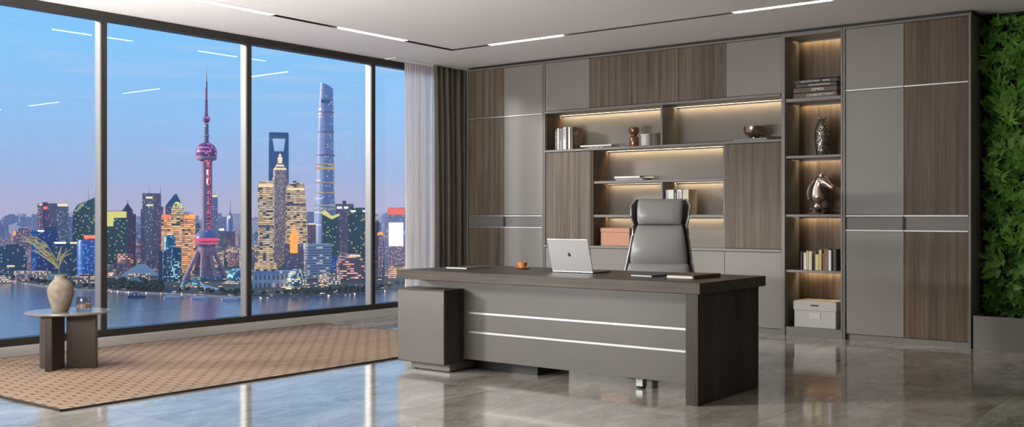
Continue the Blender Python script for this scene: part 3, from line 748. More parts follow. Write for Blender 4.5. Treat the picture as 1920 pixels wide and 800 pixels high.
# small books, fourth shelf
G = 'small upright books on the fourth tower shelf'
X = -3.845; zz = .6365
for i, (w, h, mt, lb) in enumerate([(.016, .175, 'bk_dark', 'slim black book at the left end of the small row'), (.034, .165, 'bk_white', 'white small book second from left'), (.020, .185, 'bk_gold', 'thin golden small book beside the white one'),
        (.038, .180, 'bk_cream', 'cream small book between golden and dark ones'), (.022, .150, 'bk_dark', 'dark short book before the bright yellow one'), (.036, .150, 'bk_yellow', 'short bright yellow book in the middle'),
        (.030, .195, 'bk_gold', 'tall golden book in the middle of the row'), (.014, .160, 'bk_white', 'thin white book right of the tall golden one'), (.042, .205, 'bk_rust', 'rust brown tall book right of the middle'),
        (.030, .195, 'bk_white', 'white tall book second from right'), (.040, .205, 'bk_dark', 'black tall book at the right end of the row')]):
    book_up(X, X + w, h, .11, zz, mt, lb, G, y=BY + .03 + .008 * ((i * 5) % 3)); X += w + .0025

# grey storage boxes
cl = plain('linen_box', (.50, .475, .44), .85, vary=.12, scale=120)
bx = thing('storage_box', (-3.690, BY, .0835), 'pale grey linen box with lid and label plate, bottom of tower', 'box')
MB().box(-.205, .205, 0, .26, 0, .165).build('box_body', cl, bx, bevel=.003)
ld = MB().box(-.212, .212, -.008, .267, .1655, .250).build('lid', cl, bx, bevel=.003)
MB().box(-.040, .040, -.0095, -.008, .207, .221).build('hand_slot', 'black', ld)
MB().box(-.055, .055, -.0035, 0, .085, .145).build('label_plate', plain('pale_card', (.58, .56, .53), .8), bx)
MB().box(-.20, .20, -.002, .26, .2505, .256).build('wood_top', M['bk_cream'], ld)

# ------------------------------------------------------------------ living wall
pl = thing('planter', (-2.25, YF, 0), 'long low taupe planter box under the plant wall', 'planter')
PX1 = -.6
m = MB(); m.box(-2.255, PX1, YF, YF + .018, 0, .29); m.box(-2.255, PX1, YF + .018, YB - .002, 0, .02); m.box(PX1 - .018, PX1, YF + .018, YB - .002, .02, .29)
m.box(-2.255, -2.24, YF + .018, YB - .002, .02, .29)
m.build('trough', 'taupe', pl, world=True, bevel=.002)
MB().box(-2.235, PX1 - .02, YF + .02, YB - .01, .19, .255).build('soil', plain('soil', (.03, .022, .015), .95), pl, world=True)
tag(MB().box(-2.255, PX1, 9.80, YB - .001, .29, H - .002).build('plant_backing', plain('dark_felt', (.012, .018, .010), .95)), 'dark felt backing panel behind the wall plants', 'backing panel')
def leafmat(name, a, b):
    t = NT(name); oi = t.new('ShaderNodeObjectInfo'); f = t.noise(t.coords('Object'), 14, 3)
    c = t.mix(t.math('ADD', t.math('MULTIPLY', f, .5), t.math('MULTIPLY', oi.outputs['Random'], .5)), a, b)
    t.set(Base_Color=c, Roughness=.42, Specular_IOR_Level=.4, Subsurface_Weight=0.0); return t.m
LM = [leafmat('leaf_green', (.030, .10, .012), (.125, .31, .04)), leafmat('leaf_fresh', (.05, .145, .016), (.21, .45, .06)), leafmat('leaf_deep', (.015, .052, .009), (.06, .17, .025))]
def leaf(m, base, direction, L, W, droop, normal_hint, seg=5, fold=.25):
    d = Vector(direction).normalized(); nh = Vector(normal_hint); side = d.cross(nh)
    if side.length < .05: side = Vector((1, 0, 0))
    side.normalize(); up = side.cross(d); c = []; l = []; r = []
    p = Vector(base)
    for i in range(seg + 1):
        s_ = i / seg; w = W * (math.sin(PI * min(1, .06 + .94 * s_) ** .8)) if s_ < 1 else 0
        q = p + d * L * s_ + Vector((0, 0, -1)) * droop * L * s_ * s_
        c.append(m.bm.verts.new(q)); l.append(m.bm.verts.new(q + side * w + up * w * fold)); r.append(m.bm.verts.new(q - side * w + up * w * fold))
    for i in range(seg):
        for a, b in ((l, c), (c, r)): 
            try: m.bm.faces.new((a[i], b[i], b[i + 1], a[i + 1]))
            except ValueError: pass
def rosette(seed, n, L, W, mat, label, group, name='wall_plant'):
    rnd = random.Random(seed); m = MB()
    for i in range(n):
        a = 2 * PI * i / n * 2.4 + rnd.uniform(-.3, .3); e = rnd.uniform(.25, 1.0)
        d = (math.cos(a) * math.cos(e * .9), -math.sin(e) * .9 - .1, math.sin(a) * math.cos(e * .9) + .15)
        leaf(m, (0, .04, 0), d, L * rnd.uniform(.7, 1.15), W * rnd.uniform(.8, 1.2), rnd.uniform(.1, .45), (0, -1, .25))
    r = thing(name, (0, 0, 0), label, 'plant', group)
    m.build('foliage', mat, r, smooth=True)
    MB().tube([(0, .06, 0), (0, .03, 0)], .008, 6).build('stem', LM[2], r)
    remember(r); return r
def fern(seed, n, L, mat, label, group):
    rnd = random.Random(seed); m = MB()
    for i in range(n):
        a = rnd.uniform(0, 2 * PI); e = rnd.uniform(.3, .9)
        d = Vector((math.cos(a) * math.cos(e), -math.sin(e) - .2, math.sin(a) * math.cos(e) * .7 + .15)).normalized()
        sd = d.cross(Vector((0, -1, .2))).normalized(); LL = L * rnd.uniform(.7, 1.1)
        for k in range(1, 13):
            s_ = k / 12; p = Vector((0, .04, 0)) + d * LL * s_ + Vector((0, 0, -1)) * .4 * LL * s_ * s_
            for sg in (-1, 1):
                leaf(m, p, sd * sg + d * .45, LL * .26 * math.sin(PI * (.15 + .8 * s_)), LL * .022, .2, (0, -1, .2), seg=2)
    r = thing('wall_fern', (0, 0, 0), label, 'plant', group)
    m.build('fronds', mat, r, smooth=True); MB().tube([(0, .06, 0), (0, .03, 0)], .008, 6).build('stem', LM[2], r)
    remember(r); return r
G1, G2, G3, G4 = 'broad-leaved plants of the living wall', 'pointed-leaved plants of the living wall', 'dark small-leaved plants of the living wall', 'ferns of the living wall'
protos = [rosette(1, 20, .105, .021, LM[0], 'broad-leaved green plant growing in the living wall', G1),
          rosette(2, 24, .115, .012, LM[1], 'bright plant with long pointed leaves in the living wall', G2),
          rosette(3, 34, .075, .013, LM[2], 'dark bushy small-leaved plant in the living wall', G3),
          fern(4, 13, .14, LM[1], 'feathery fern growing in the living wall', G4)]
first = [True] * 4; rnd = random.Random(11)
zrow = .345; row = 0
while zrow < 2.92:
    xx = -2.195 + (.045 if row % 2 else 0)
    while xx < -.68:
        k = rnd.choices((0, 1, 2, 3), (4, 3, 3, 2))[0]
        loc = (xx + rnd.uniform(-.025, .025), rnd.uniform(9.69, 9.755), min(2.87, zrow + rnd.uniform(-.02, .02)))
        if xx > -1.45 and first[k]: k2 = k
        rzy = rnd.uniform(0, 2 * PI); sc = rnd.uniform(.7, 1.05)
        if loc[2] > 2.80: sc *= .75
        if first[k]: o = protos[k]; first[k] = False; o.location = loc
        else: o = dup(protos[k], loc)
        o.rotation_euler = (0, rzy, 0); o.scale = (sc, sc, sc)
        xx += .082 if xx < -1.5 else .17
    zrow += .082; row += 1
# ------------------------------------------------------------------ the city across the river (true scale, the room is 141 m up)
GZ = EYE - 141.0          # water level
LZ = GZ + 3.0             # land level
def facade(name, wall, glass, lit, frac, cw=3.2, fh=3.8, gw=.72, gh=.6, strength=1.0, bands=False, rough=.35, glow=None):
    """wall with a grid of glass panes; a share `frac` of the panes glows"""
    t = NT(name); tc = t.new('ShaderNodeTexCoord'); s = t.new('ShaderNodeSeparateXYZ'); t.link(tc.outputs['Object'], s.inputs[0])
    u = t.math('DIVIDE', t.math('ADD', s.outputs[0], t.math('MULTIPLY', s.outputs[1], .97)), cw); w = t.math('DIVIDE', s.outputs[2], fh)
    fu = t.math('FRACT', u); fw = t.math('FRACT', w)
    mask = t.math('LESS_THAN', fw, gh)
    if not bands: mask = t.math('MULTIPLY', mask, t.math('LESS_THAN', fu, gw))
    oi = t.new('ShaderNodeObjectInfo')
    cb_ = t.new('ShaderNodeCombineXYZ'); t.link(t.math('FLOOR', t.math('MULTIPLY', u, .5 if bands else 1.0)), cb_.inputs[0]); t.link(t.math('FLOOR', w), cb_.inputs[1]); t.link(t.math('MULTIPLY', oi.outputs['Random'], 97.0), cb_.inputs[2])
    wn = t.new('ShaderNodeTexWhiteNoise', noise_dimensions='3D'); t.link(cb_.outputs[0], wn.inputs['Vector'])
    sw = t.new('ShaderNodeSeparateColor'); t.link(wn.outputs['Color'], sw.inputs[0])
    on = t.math('MULTIPLY', t.math('LESS_THAN', wn.outputs['Value'], frac), mask)
    base = t.mix(mask, wall, glass)
    base = t.mix(t.math('MULTIPLY', sw.outputs[1], .35), base, tuple(x * 1.6 for x in glass))
    e = t.math('MULTIPLY', on, t.math('MULTIPLY_ADD', sw.outputs[0], strength * 2.5, strength * .8))
    t.set(Base_Color=base, Roughness=rough, Emission_Color=lit, Emission_Strength=e, Specular_IOR_Level=.5)
    return t.m
def lamp(name, col, s): 
    m_ = emission(name, col, s); return m_
W_ = (1.0, .72, .36)
FM = dict(
 teal=facade('teal_glass_facade', (.05, .17, .23), (.02, .12, .18), (1, .85, .45), .09, 3.5, 4, .8, .7, .5),
 green=facade('green_glass_facade', (.045, .19, .18), (.015, .13, .13), (.95, .9, .35), .10, 4, 4, .85, .7, .45),
 blue=facade('blue_glass_facade', (.03, .12, .34), (.012, .08, .28), (.45, .75, 1), .07, 3.5, 4, .8, .7, .45),
 bright_blue=facade('blue_lit_facade', (.05, .22, .60), (.02, .15, .50), (.22, .58, 1), .32, 3, 4, .85, .6, .38),
 mauve=facade('mauve_stone_facade', (.48, .33, .40), (.14, .10, .18), (1, .78, .45), .09, 3.4, 3.8, .6, .6, .5),
 purple=facade('purple_facade', (.30, .17, .30), (.10, .06, .14), (1, .6, .4), .04, 3, 3.6, .6, .6, .5),
 pink=facade('pink_lit_facade', (0.690, 0.414, 0.431), (0.340, 0.204, 0.255), (1, .55, .42), .30, 3, 3.6, .65, .55, .6),
 gold=facade('golden_banded_facade', (.70, .48, .32), (.14, .09, .07), (1, .60, .26), .92, 4, 4.6, .8, .6, .42, bands=True),  # floodlight on the walls put into glowing bands
 gold2=facade('cream_banded_facade', (.66, .50, .38), (.12, .09, .09), (1, .68, .34), .86, 4, 4.6, .8, .6, .40, bands=True),  # wall floodlight again painted as glowing bands
 orange=facade('orange_floodlight_glow_facade', (.85, .50, .32), (.20, .10, .08), (1, .44, .17), .95, 3.4, 4.6, .7, .62, .52, bands=True),  # glowing bands stand for floodlit walls, not lit rooms
 grey=facade('grey_facade', (0.414, 0.414, 0.466), (0.170, 0.187, 0.238), (1, .85, .6), .10, 3.2, 3.6, .6, .6, .8),
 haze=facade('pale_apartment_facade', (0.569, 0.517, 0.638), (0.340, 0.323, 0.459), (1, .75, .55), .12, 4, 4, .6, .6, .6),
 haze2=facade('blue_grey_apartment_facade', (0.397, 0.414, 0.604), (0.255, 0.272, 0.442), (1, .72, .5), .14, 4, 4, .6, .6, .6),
 white=facade('white_banded_facade', (0.850, 0.850, 0.850), (0.238, 0.221, 0.289), (1, .9, .6), .12, 3.6, 5.6, .85, .55, .5, bands=True),
 red=facade('red_banded_facade', (0.621, 0.293, 0.276), (0.238, 0.119, 0.153), (1, .45, .28), .40, 4, 5.0, .85, .5, .7, bands=True),
 pinkstone=facade('pink_stone_facade', (0.850, 0.776, 0.793), (0.170, 0.153, 0.204), (1, .7, .4), .10, 8.2, 15, .42, .55, .6),
 steel=facade('steel_blue_facade', (0.466, 0.517, 0.724), (0.340, 0.408, 0.612), (1, .78, .35), .045, 5, 4.6, .9, .7, .8),
 swfc=facade('deep_blue_facade', (.06, .24, .42), (.03, .18, .36), (.6, .8, 1), .02, 3, 4, .8, .7, .3),
 jin=facade('stone_and_glass_facade', (.70, .50, .46), (.20, .15, .18), (1, .66, .36), .40, 2.6, 4, .55, .6, .4),
 lowlit=facade('low_lit_building', (0.776, 0.569, 0.483), (0.340, 0.204, 0.153), (1, .65, .35), .5, 4, 4, .7, .6, .8),
)
FM['roof'] = plain('dark_roof', (.12, .12, .15), .7); FM['tower_pink'] = facade('tower_shaft', (.70, .14, .20), (.45, .08, .14), (1, .25, .32), .75, 9, 3, .8, .7, .45)
FM['concrete'] = plain('pale_concrete', (.66, .36, .44), .6); FM['canopy_white'] = plain('white_membrane', (.90, .82, .74), .6)
FM['antenna'] = plain('antenna_steel', (.32, .28, .36), .4, .5); FM['trees'] = None
L_red = lamp('red_sign', (1, .12, .10), 1.6); L_white = lamp('white_sign', (1, .97, .92), 1.3); L_yel = lamp('yellow_sign', (.9, .85, .25), .85)
L_or = lamp('orange_crown', (1, .33, .06), 1.5); L_warm = lamp('warm_crown', (1, .80, .48), 1.1); L_blue = lamp('cyan_light', (.25, .75, 1), .9); L_redor = lamp('red_orange_crown', (1, .14, .06), 1.9)

def bspec(px0, px1, ytop, d):
    px = (px0 + px1) / 2; x, y, _ = depth_point(px, d)
    return x, y, (px1 - px0) * d / F, EYE - (ytop - CY) * d / F
class Bld:
    """one building: local frame x across the view, y away, z up from the ground"""
    def __init__(s, name, label, px, d, cat='building', group=None, yaw=None, gz=LZ):
        x, y, _ = depth_point(px, d); s.px, s.d, s.gz = px, d, gz
        s.rz = YAW - math.atan((px - CX) / F) + (yaw or 0)      # squarely towards the room, then turned by yaw
        s.r = thing(name, (x, y, gz), label, cat, group, rz=s.rz)
    def X(s, px): return (px - s.px) * s.d / F
    def Z(s, py): return EYE - (py - CY) * s.d / F - s.gz
    def box(s, px0, px1, ytop, mat, ybot=None, depth=None, name='tower', off=0, parent=None):
        a, b = s.X(px0), s.X(px1); dep = depth or min(45, max(10, (b - a) * .8)); z0 = 0 if ybot is None else s.Z(ybot)
        return MB().box(a, b, off, off + dep, z0, s.Z(ytop)).build(name, mat, parent or s.r)
    def mb(s, m, name, mat, parent=None, **k): return m.build(name, mat, parent or s.r, **k)
    def mast(s, px, y0, y1, r=.8, name='antenna'):
        return MB().tube([(s.X(px), 6, s.Z(y0)), (s.X(px), 6, s.Z(y1))], [r, r * .35], 6).build(name, FM['antenna'], s.r)
    def sign(s, px0, px1, y0, y1, mat, name='roof_sign', off=-1.0):
        return MB().box(s.X(px0), s.X(px1), off, off + .9, s.Z(y1), s.Z(y0)).build(name, mat, s.r)

# water and land
wt = NT('river_water'); vv = wt.coords('Object')
nz_ = wt.noise(wt.coords('Object', (.045, .12, .1), rot=(0, 0, -YAW)), 1.0, 5, .6)
wt.set(Base_Color=(.20, .18, .25), Roughness=.10, Specular_IOR_Level=.5, IOR=1.33); wt.bump(nz_, 1.0, .7)
def cam_pt(px, d): x, y, _ = depth_point(px, d); return (x, y)
def gpt(px, py, z=GZ):
    d = (EYE - z) * F / (py - CY); return cam_pt(px, d)
m = MB(); q = [cam_pt(-2600, 250), cam_pt(3600, 250), cam_pt(2400, 14000), cam_pt(-900, 14000)]
m.bm.faces.new([m.bm.verts.new((x, y, GZ)) for x, y in q])
tag(m.build('river', wt.m), 'wide dusk river below the windows', 'river', kind='structure')
ld_ = NT('city_ground'); vv = ld_.coords('Object')
vo = ld_.new('ShaderNodeTexVoronoi'); vo.inputs['Scale'].default_value = .035; ld_.link(vv, vo.inputs['Vector'])
dots = ld_.math('LESS_THAN', vo.outputs['Distance'], .16)
sp_ = ld_.new('ShaderNodeSeparateColor'); ld_.link(vo.outputs['Color'], sp_.inputs[0])
ld_.set(Base_Color=ld_.mix(ld_.noise(vv, .02, 4), (.05, .07, .05), (.14, .12, .12)), Roughness=.9,
        Emission_Color=ld_.mix(sp_.outputs[0], (1, .45, .15), (1, .8, .5)), Emission_Strength=ld_.math('MULTIPLY', dots, ld_.math('MULTIPLY', sp_.outputs[1], 5.0)))
shore = [(-260, 509), (-120, 513), (0, 523), (45, 531), (90, 538), (140, 543), (200, 545), (260, 549), (345, 552), (400, 555), (470, 558), (540, 557), (620, 554), (690, 549), (760, 541), (840, 532), (1000, 520), (1300, 505)]
m = MB(); front = [gpt(px, py, GZ) for px, py in shore]; back = [cam_pt(2400, 13900), cam_pt(-900, 13900)]
m.prism(front + back, GZ - .5, LZ)
tag(m.build('city_ground', ld_.m), 'low city bank beyond the river', 'ground', kind='structure')
m = MB()
def offs(p, d0): 
    L_ = math.hypot(*p); return (p[0] * (L_ - d0) / L_, p[1] * (L_ - d0) / L_)
fr_ = [offs(p, 7) for p in front]; bk_ = [offs(p, -1) for p in front]
m.prism(fr_ + bk_[::-1], GZ - .5, GZ + 2.2)
qy = NT('promenade_stone'); s_ = qy.new('ShaderNodeTexVoronoi'); s_.inputs['Scale'].default_value = .11; qy.link(qy.coords('Object'), s_.inputs['Vector'])
qy.set(Base_Color=(.34, .30, .28), Roughness=.8, Emission_Color=(1, .72, .42), Emission_Strength=qy.math('MULTIPLY', qy.math('LESS_THAN', s_.outputs['Distance'], .22), 1.6))
tag(m.build('promenade', qy.m), 'pale riverside promenade with lamps along the bank', 'promenade', kind='structure')

# broadcast tower with spheres
D0 = 2160; b = Bld('broadcast_tower', 'tall pink broadcast tower with three spheres on slanting legs', 387, D0, 'tower'); r = D0 / F
MP = FM['tower_pink']
for i in range(3):
    a = 2 * PI * i / 3 + PI / 2 + .5; x, y = 6.2 * r * math.cos(a), 6.2 * r * math.sin(a)
    b.mb(MB().lathe([(4.3 * r, b.Z(440)), (4.3 * r, b.Z(295))], 16, (x, y, 0)), 'shaft', FM['concrete'], smooth=True)
    b.mb(MB().lathe([(4.3 * r, 0), (4.3 * r, b.Z(440))], 16, (x, y, 0)), 'lower_shaft', FM['concrete'], smooth=True)
b.mb(MB().box(-7.8 * r, 7.8 * r, -7.0*r, -3*r, b.Z(440), b.Z(300)), 'lit_shaft_face', MP)
for k in range(7):
    b.mb(MB().box(-2.4*r, 2.4*r, -7.6*r, -6.95*r, b.Z(318 + k * 17 + 9), b.Z(318 + k * 17)), 'window_slot', FM['steel'] if k > 1 else L_white)
sph = facade('sphere_panels', (.42, .16, .34), (.20, .07, .22), (1, .22, .38), .38, 4, 4, .75, .7, .7); sphl = facade('lower_sphere_panels', (.36, .33, .50), (.26, .22, .38), (1, .3, .5), .10, 4, 4, .75, .7, .5)
c = MB(); c.sphere((0, 0, b.Z(286)), 19.5 * r, sub=4); up = b.mb(c, 'upper_sphere', sph, smooth=True)
b.mb(MB().lathe([(17*r, b.Z(300)), (18.6*r, b.Z(297)), (18.6*r, b.Z(293)), (17*r, b.Z(291))], 40), 'deck_ring', FM['concrete'], up)
c = MB(); c.sphere((0, 0, b.Z(449)), 21 * r, sub=4); lo = b.mb(c, 'lower_sphere', sphl, smooth=True)
for y0, y1 in ((451, 446), (457, 454)): b.mb(MB().lathe([(20.9*r, b.Z(y0)), (21.5*r, b.Z(y0)), (21.5*r, b.Z(y1)), (20.9*r, b.Z(y1))], 40), 'light_ring', lamp('magenta_ring', (1, .10, .20), .9), lo)
b.mb(MB().lathe([(12*r, b.Z(480)), (15*r, b.Z(470)), (16*r, b.Z(462))], 30), 'sphere_collar', FM['concrete'], lo)
b.mb(MB().lathe([(4.6*r, b.Z(272)), (4.2*r, b.Z(258)), (3.9*r, b.Z(232))], 16), 'upper_shaft', FM['mauve'], smooth=True)
b.mb(MB().lathe([(5.2*r, b.Z(256)), (5.6*r, b.Z(254.5)), (5.2*r, b.Z(253))], 16), 'collar', FM['concrete'])
c = MB(); c.sphere((0, 0, b.Z(224)), 6.8 * r, sub=3); b.mb(c, 'small_sphere', sph, smooth=True)
b.mb(MB().lathe([(3.4*r, b.Z(218)), (3.2*r, b.Z(214)), (2.6*r, b.Z(212)), (2.4*r, b.Z(190)), (2.7*r, b.Z(189)), (1.8*r, b.Z(187)), (1.7*r, b.Z(164))], 14), 'mast', lamp('purple_mast', (.30, .09, .36), .5))
b.mb(MB().lathe([(2.1*r, b.Z(164)), (2.1*r, b.Z(156)), (1.3*r, b.Z(154)), (1.0*r, b.Z(140)), (.5*r, b.Z(138)), (.28*r, b.Z(122))], 12), 'spire', FM['antenna'])
for px_t, px_b, y_b, off in ((374, 347, 529, -6), (381, 379, 523, -14), (392, 404, 526, -12), (400, 422, 522, 8), (378, 366, 514, 16), (395, 392, 516, 18)):
    b.mb(MB().tube([(b.X(px_t), off * .3 * r, b.Z(467)), (b.X(px_b), off * r, max(0, b.Z(y_b)))], 4.0 * r, 12), 'leg', FM['concrete'], smooth=True)
    c = MB(); c.sphere((b.X(px_t + (px_b - px_t) * .6), (off * .3 + off * .42) * r, b.Z(504)), 4.9 * r, (1, 1, .7), 2); b.mb(c, 'leg_joint', FM['mauve'], smooth=True)
b.mb(MB().lathe([(30*r, 0), (30*r, 6), (26*r, 9)], 40), 'podium', FM['teal'])

# supertall towers
d = 3400; b = Bld('twisting_skyscraper', 'tallest rounded twisting skyscraper with glowing bands', 609, d, 'skyscraper'); r = d / F
prof = [(404 + 141*F/d - 2, 20.5, 609), (440, 20, 608.5), (400, 19.6, 608.5), (360, 18.4, 609), (320, 17.4, 609.5), (280, 16.2, 610), (240, 15.0, 610.5), (200, 13.9, 611), (180, 13.2, 611), (165, 12.6, 611), (162, 12.4, 611)]
secs = []
for i, (py, w, cx_) in enumerate(prof):
    a = .22 * i; z = max(0, b.Z(py)); ring_ = []
    for k in range(36):
        th = 2 * PI * k / 36; rr = w * r * (1 + .045 * math.cos(3 * (th - a))) * (1 - .10 * math.exp(-((((th - a * 1.2 + 3.9) % (2 * PI)) - PI) / .16) ** 2))
        ring_.append((b.X(cx_) + rr * math.cos(th), rr * math.sin(th), z + (6 * r * math.cos(th + 2.6) if i >= len(prof) - 1 else 0)))
    secs.append(ring_)
m = MB(); m.rings(secs); b.mb(m, 'twisted_skin', FM['steel'], smooth=True)
def band(py, w, cx_, mat, h=2.0, name='glowing_band'):
    z = b.Z(py); b.mb(MB().lathe([(w*r*1.03, z), (w*r*1.06, z + h*.2*r), (w*r*1.06, z + h*r*.8), (w*r*1.03, z + h*r)], 32, (b.X(cx_), 0, 0)), name, mat)
for py, w, cx_ in ((212, 14.2, 611), (249, 15.3, 610.5), (292, 16.7, 610)): band(py, w, cx_, FM['mauve'], 2.2, 'refuge_band')
for py, w, cx_, h in ((309, 17.2, 609.6, 2), (318, 17.4, 609.5, 4.5), (343, 18, 609.2, 1.3), (362, 18.5, 609, 1.5), (386, 19.1, 608.7, 2.2), (393, 19.2, 608.6, 1.4)): band(py, w, cx_, lamp('yellow_band', (1, .72, .28), .5), h)
b.mb(MB().box(b.X(602), b.X(619), -14.6*r, -13*r, b.Z(194), b.Z(188)), 'crown_slot', FM['swfc'])

d = 3050; b = Bld('trapezoid_skyscraper', 'blue skyscraper with a trapezoid opening at its top', 522.5, d, 'skyscraper'); Xb, Zb = b.X, b.Z
m = MB(); dep = 40
def quad_prism(m, pts, y0, y1):
    a = [m.bm.verts.new((x, y0, z)) for x, z in pts]; c = [m.bm.verts.new((x, y1, z)) for x, z in pts]; n = len(pts)
    for i in range(n): m.bm.faces.new((a[i], a[(i+1)%n], c[(i+1)%n], c[i]))
    m.bm.faces.new(a); m.bm.faces.new(c[::-1])
quad_prism(m, [(Xb(503.5), 0), (Xb(541), 0), (Xb(541), Zb(284)), (Xb(504.5), Zb(284))], 0, dep)
quad_prism(m, [(Xb(504.5), Zb(284)), (Xb(514.5), Zb(284)), (Xb(511), Zb(258)), (Xb(505), Zb(248))], 0, dep)
quad_prism(m, [(Xb(531.5), Zb(284)), (Xb(541), Zb(284)), (Xb(541), Zb(248)), (Xb(535), Zb(258))], 0, dep)
quad_prism(m, [(Xb(505), Zb(248)), (Xb(511), Zb(258)), (Xb(535), Zb(258)), (Xb(541), Zb(248))], 0, dep)
b.mb(m, 'tower', FM['swfc'])
b.mb(MB().box(Xb(514), Xb(532), -1, 2, Zb(284.8), Zb(283)), 'sill_light', FM['steel'])

d = 2850; b = Bld('tiered_skyscraper', 'stone skyscraper with a golden tiered pagoda crown', 525, d, 'skyscraper'); r = d / F
def tier(hw, y0, y1, mat='jin', name='tier'):
    return MB().prism([(x * hw * r, y * hw * r + 14*r) for x, y in ((-1,-.72),(-.72,-1),(.72,-1),(1,-.72),(1,.72),(.72,1),(-.72,1),(-1,.72))], max(0, b.Z(y1)), b.Z(y0)).build(name, FM[mat] if isinstance(mat, str) else mat, b.r)
tier(14.5, 362, 600); tier(13.8, 333, 362); tier(12.6, 318, 333)
for k in range(5): tier(11.4 - k * 2.0, 318 - (k + 1) * 3.2, 318 - k * 3.2, 'jin' if k % 2 else L_warm, 'crown_tier')
tier(4.2, 294, 302, L_warm, 'crown_tier'); tier(2.2, 288, 294, L_warm, 'crown_tier')
b.mb(MB().tube([(0, 14*r, b.Z(289)), (0, 14*r, b.Z(277))], [1.2, .4], 8), 'spire', FM['antenna'])

def simple(name, label, px0, px1, ytop, d, mat, extras=None, yaw=0, group=None, depth=None):
    b = Bld(name, label, (px0 + px1) / 2, d, yaw=yaw, group=group); b.box(px0, px1, ytop, FM[mat], depth=depth)
    b.mb(MB().box(b.X(px0 + (px1-px0)*.25), b.X(px1 - (px1-px0)*.25), 4, 12, b.Z(ytop) - .5, b.Z(ytop) + 3.5), 'roof_plant', FM['roof'])
    return b
# --- left pane
b = simple('office_block', 'dark teal office block at the far left by the river', 1, 45, 461, 2420, 'teal'); b.sign(14, 27, 497, 500, L_warm, 'lit_window_row'); b.box(-2, 47, 521, FM['lowlit'], name='podium', off=-14, depth=12, ybot=None) if False else None
b = simple('apartment_tower', 'pink lit tower behind the dark blue block', 27, 60, 431, 2800, 'pink', depth=20); b.sign(27, 31, 432, 441, L_or)
b = simple('office_block', 'dark blue block with one bright blue edge', 61, 107, 433, 2450, 'blue'); b.sign(61.5, 71, 431, 508, FM['bright_blue'], 'lit_facade_strip'); b.sign(72, 83, 431, 434, L_white)
b.box(84, 105, 425, FM['teal'], ybot=434, name='roof_block', off=6)
b = Bld('twin_tower', 'twin slab tower with red sign behind the blue block', 99, 2950)
b.box(73, 92, 381, FM['pink']); b.box(82, 91, 379, FM['purple'], name='core', off=-3, depth=10); b.box(92, 126, 382, FM['grey'], name='slab'); b.box(92, 106, 381, FM['mauve'], name='slab_side', off=-2, depth=10)
b.sign(83, 90, 387, 392, L_red, off=-5); b.sign(107, 125, 382, 386.5, L_warm); b.sign(76, 81, 382, 385, L_warm)
b = Bld('office_complex', 'dark blue office complex with white roof signs', 126, 2330)
b.box(103, 126, 455, FM['teal']); b.box(126, 149, 455, FM['teal'], name='wing', off=5); b.sign(104, 124, 453, 456.5, L_white); b.sign(131, 148, 453.5, 457, L_warm)
b = Bld('curved_tower', 'curved-top green tower left of the tall green tower', 149, 2800); r = b.d / F
pts = [(b.X(137), 0)] + [(b.X(160 - 23 * math.cos(a)), b.Z(407 - 29 * math.sin(a))) for a in [i * PI / 20 for i in range(11)]] + [(b.X(160), 0)]
m = MB(); quad_prism(m, pts, 0, 25); b.mb(m, 'tower', FM['green'])
m = MB(); quad_prism(m, [(b.X(142), b.Z(397)), (b.X(146), b.Z(388)), (b.X(150), b.Z(382)), (b.X(158), b.Z(379.5)), (b.X(158), b.Z(385)), (b.X(151), b.Z(389)), (b.X(146), b.Z(396))], -1.5, -.2); b.mb(m, 'lit_crown', lamp('pale_green_crown', (.55, .75, .5), .45))
b = Bld('slant_top_tower', 'tall green tower with slanted roof and mast at the mullion', 172, 2700)
m = MB(); quad_prism(m, [(b.X(159), 0), (b.X(187), 0), (b.X(187), b.Z(365)), (b.X(159), b.Z(379))], 0, 30); b.mb(m, 'tower', FM['green']); b.mast(166, 378, 347)
b = Bld('round_office', 'bright blue round office tower near the first mullion', 166, 2260); r = b.d / F
b.mb(MB().lathe([(20*r, 0), (20*r, b.Z(453)), (19*r, b.Z(450))], 32, (0, 20*r, 0)), 'drum', FM['bright_blue'], smooth=True); b.sign(158, 181, 441, 447, L_redor, off=8*r); b.box(160, 178, 446, FM['red'], ybot=452, name='roof_block', off=10*r)
b = simple('waterfront_hall', 'low warm-lit waterfront hall left of the first mullion', 138, 186, 518, 2080, 'lowlit', depth=18)
b = simple('apartment_tower', 'small pale tower between the twin slabs and curved tower', 127, 137, 409, 3300, 'haze', depth=14)
# --- second pane
b = Bld('stepped_tower', 'green glass tower with a glowing yellow top', 220, 2600); b.box(199, 236, 395, FM['green'], name='tower'); b.sign(200, 236, 396, 416, L_yel, 'glowing_crown'); b.sign(200, 213, 416, 424, L_yel, 'glowing_crown')
b.box(214, 238, 408, FM['green'], name='front_wing', off=-9, depth=12)
b = Bld('pyramid_roof_tower', 'purple tower with a dark pyramid roof', 243, 2800); b.box(228, 254, 401, FM['purple'])
r = b.d / F; X0, X1, zt = b.X(230), b.X(249), b.Z(395); b.box(230, 249, 395, FM['purple'], ybot=402, name='upper_tier', off=2)
m = MB(); c = ((X0 + X1) / 2); hw = (X1 - X0) / 2
m.prism([(X0, 2), (X1, 2), (X1, 2 + 2*hw), (X0, 2 + 2*hw)], zt, b.Z(381), top=[(c - 1, 2 + hw - 1), (c + 1, 2 + hw - 1), (c + 1, 2 + hw + 1), (c - 1, 2 + hw + 1)])
b.mb(m, 'pyramid_roof', FM['roof']); b.mast(239.5, 382, 375, 2)
b = Bld('slab_skyscraper', 'tall grey mauve slab skyscraper with two masts', 284, 2750); b.box(265, 283, 392, FM['mauve'], name='left_wing'); b.box(268, 301, 362, FM['mauve'], name='tower', off=2); b.box(285, 305, 387, FM['mauve'], name='right_wing')
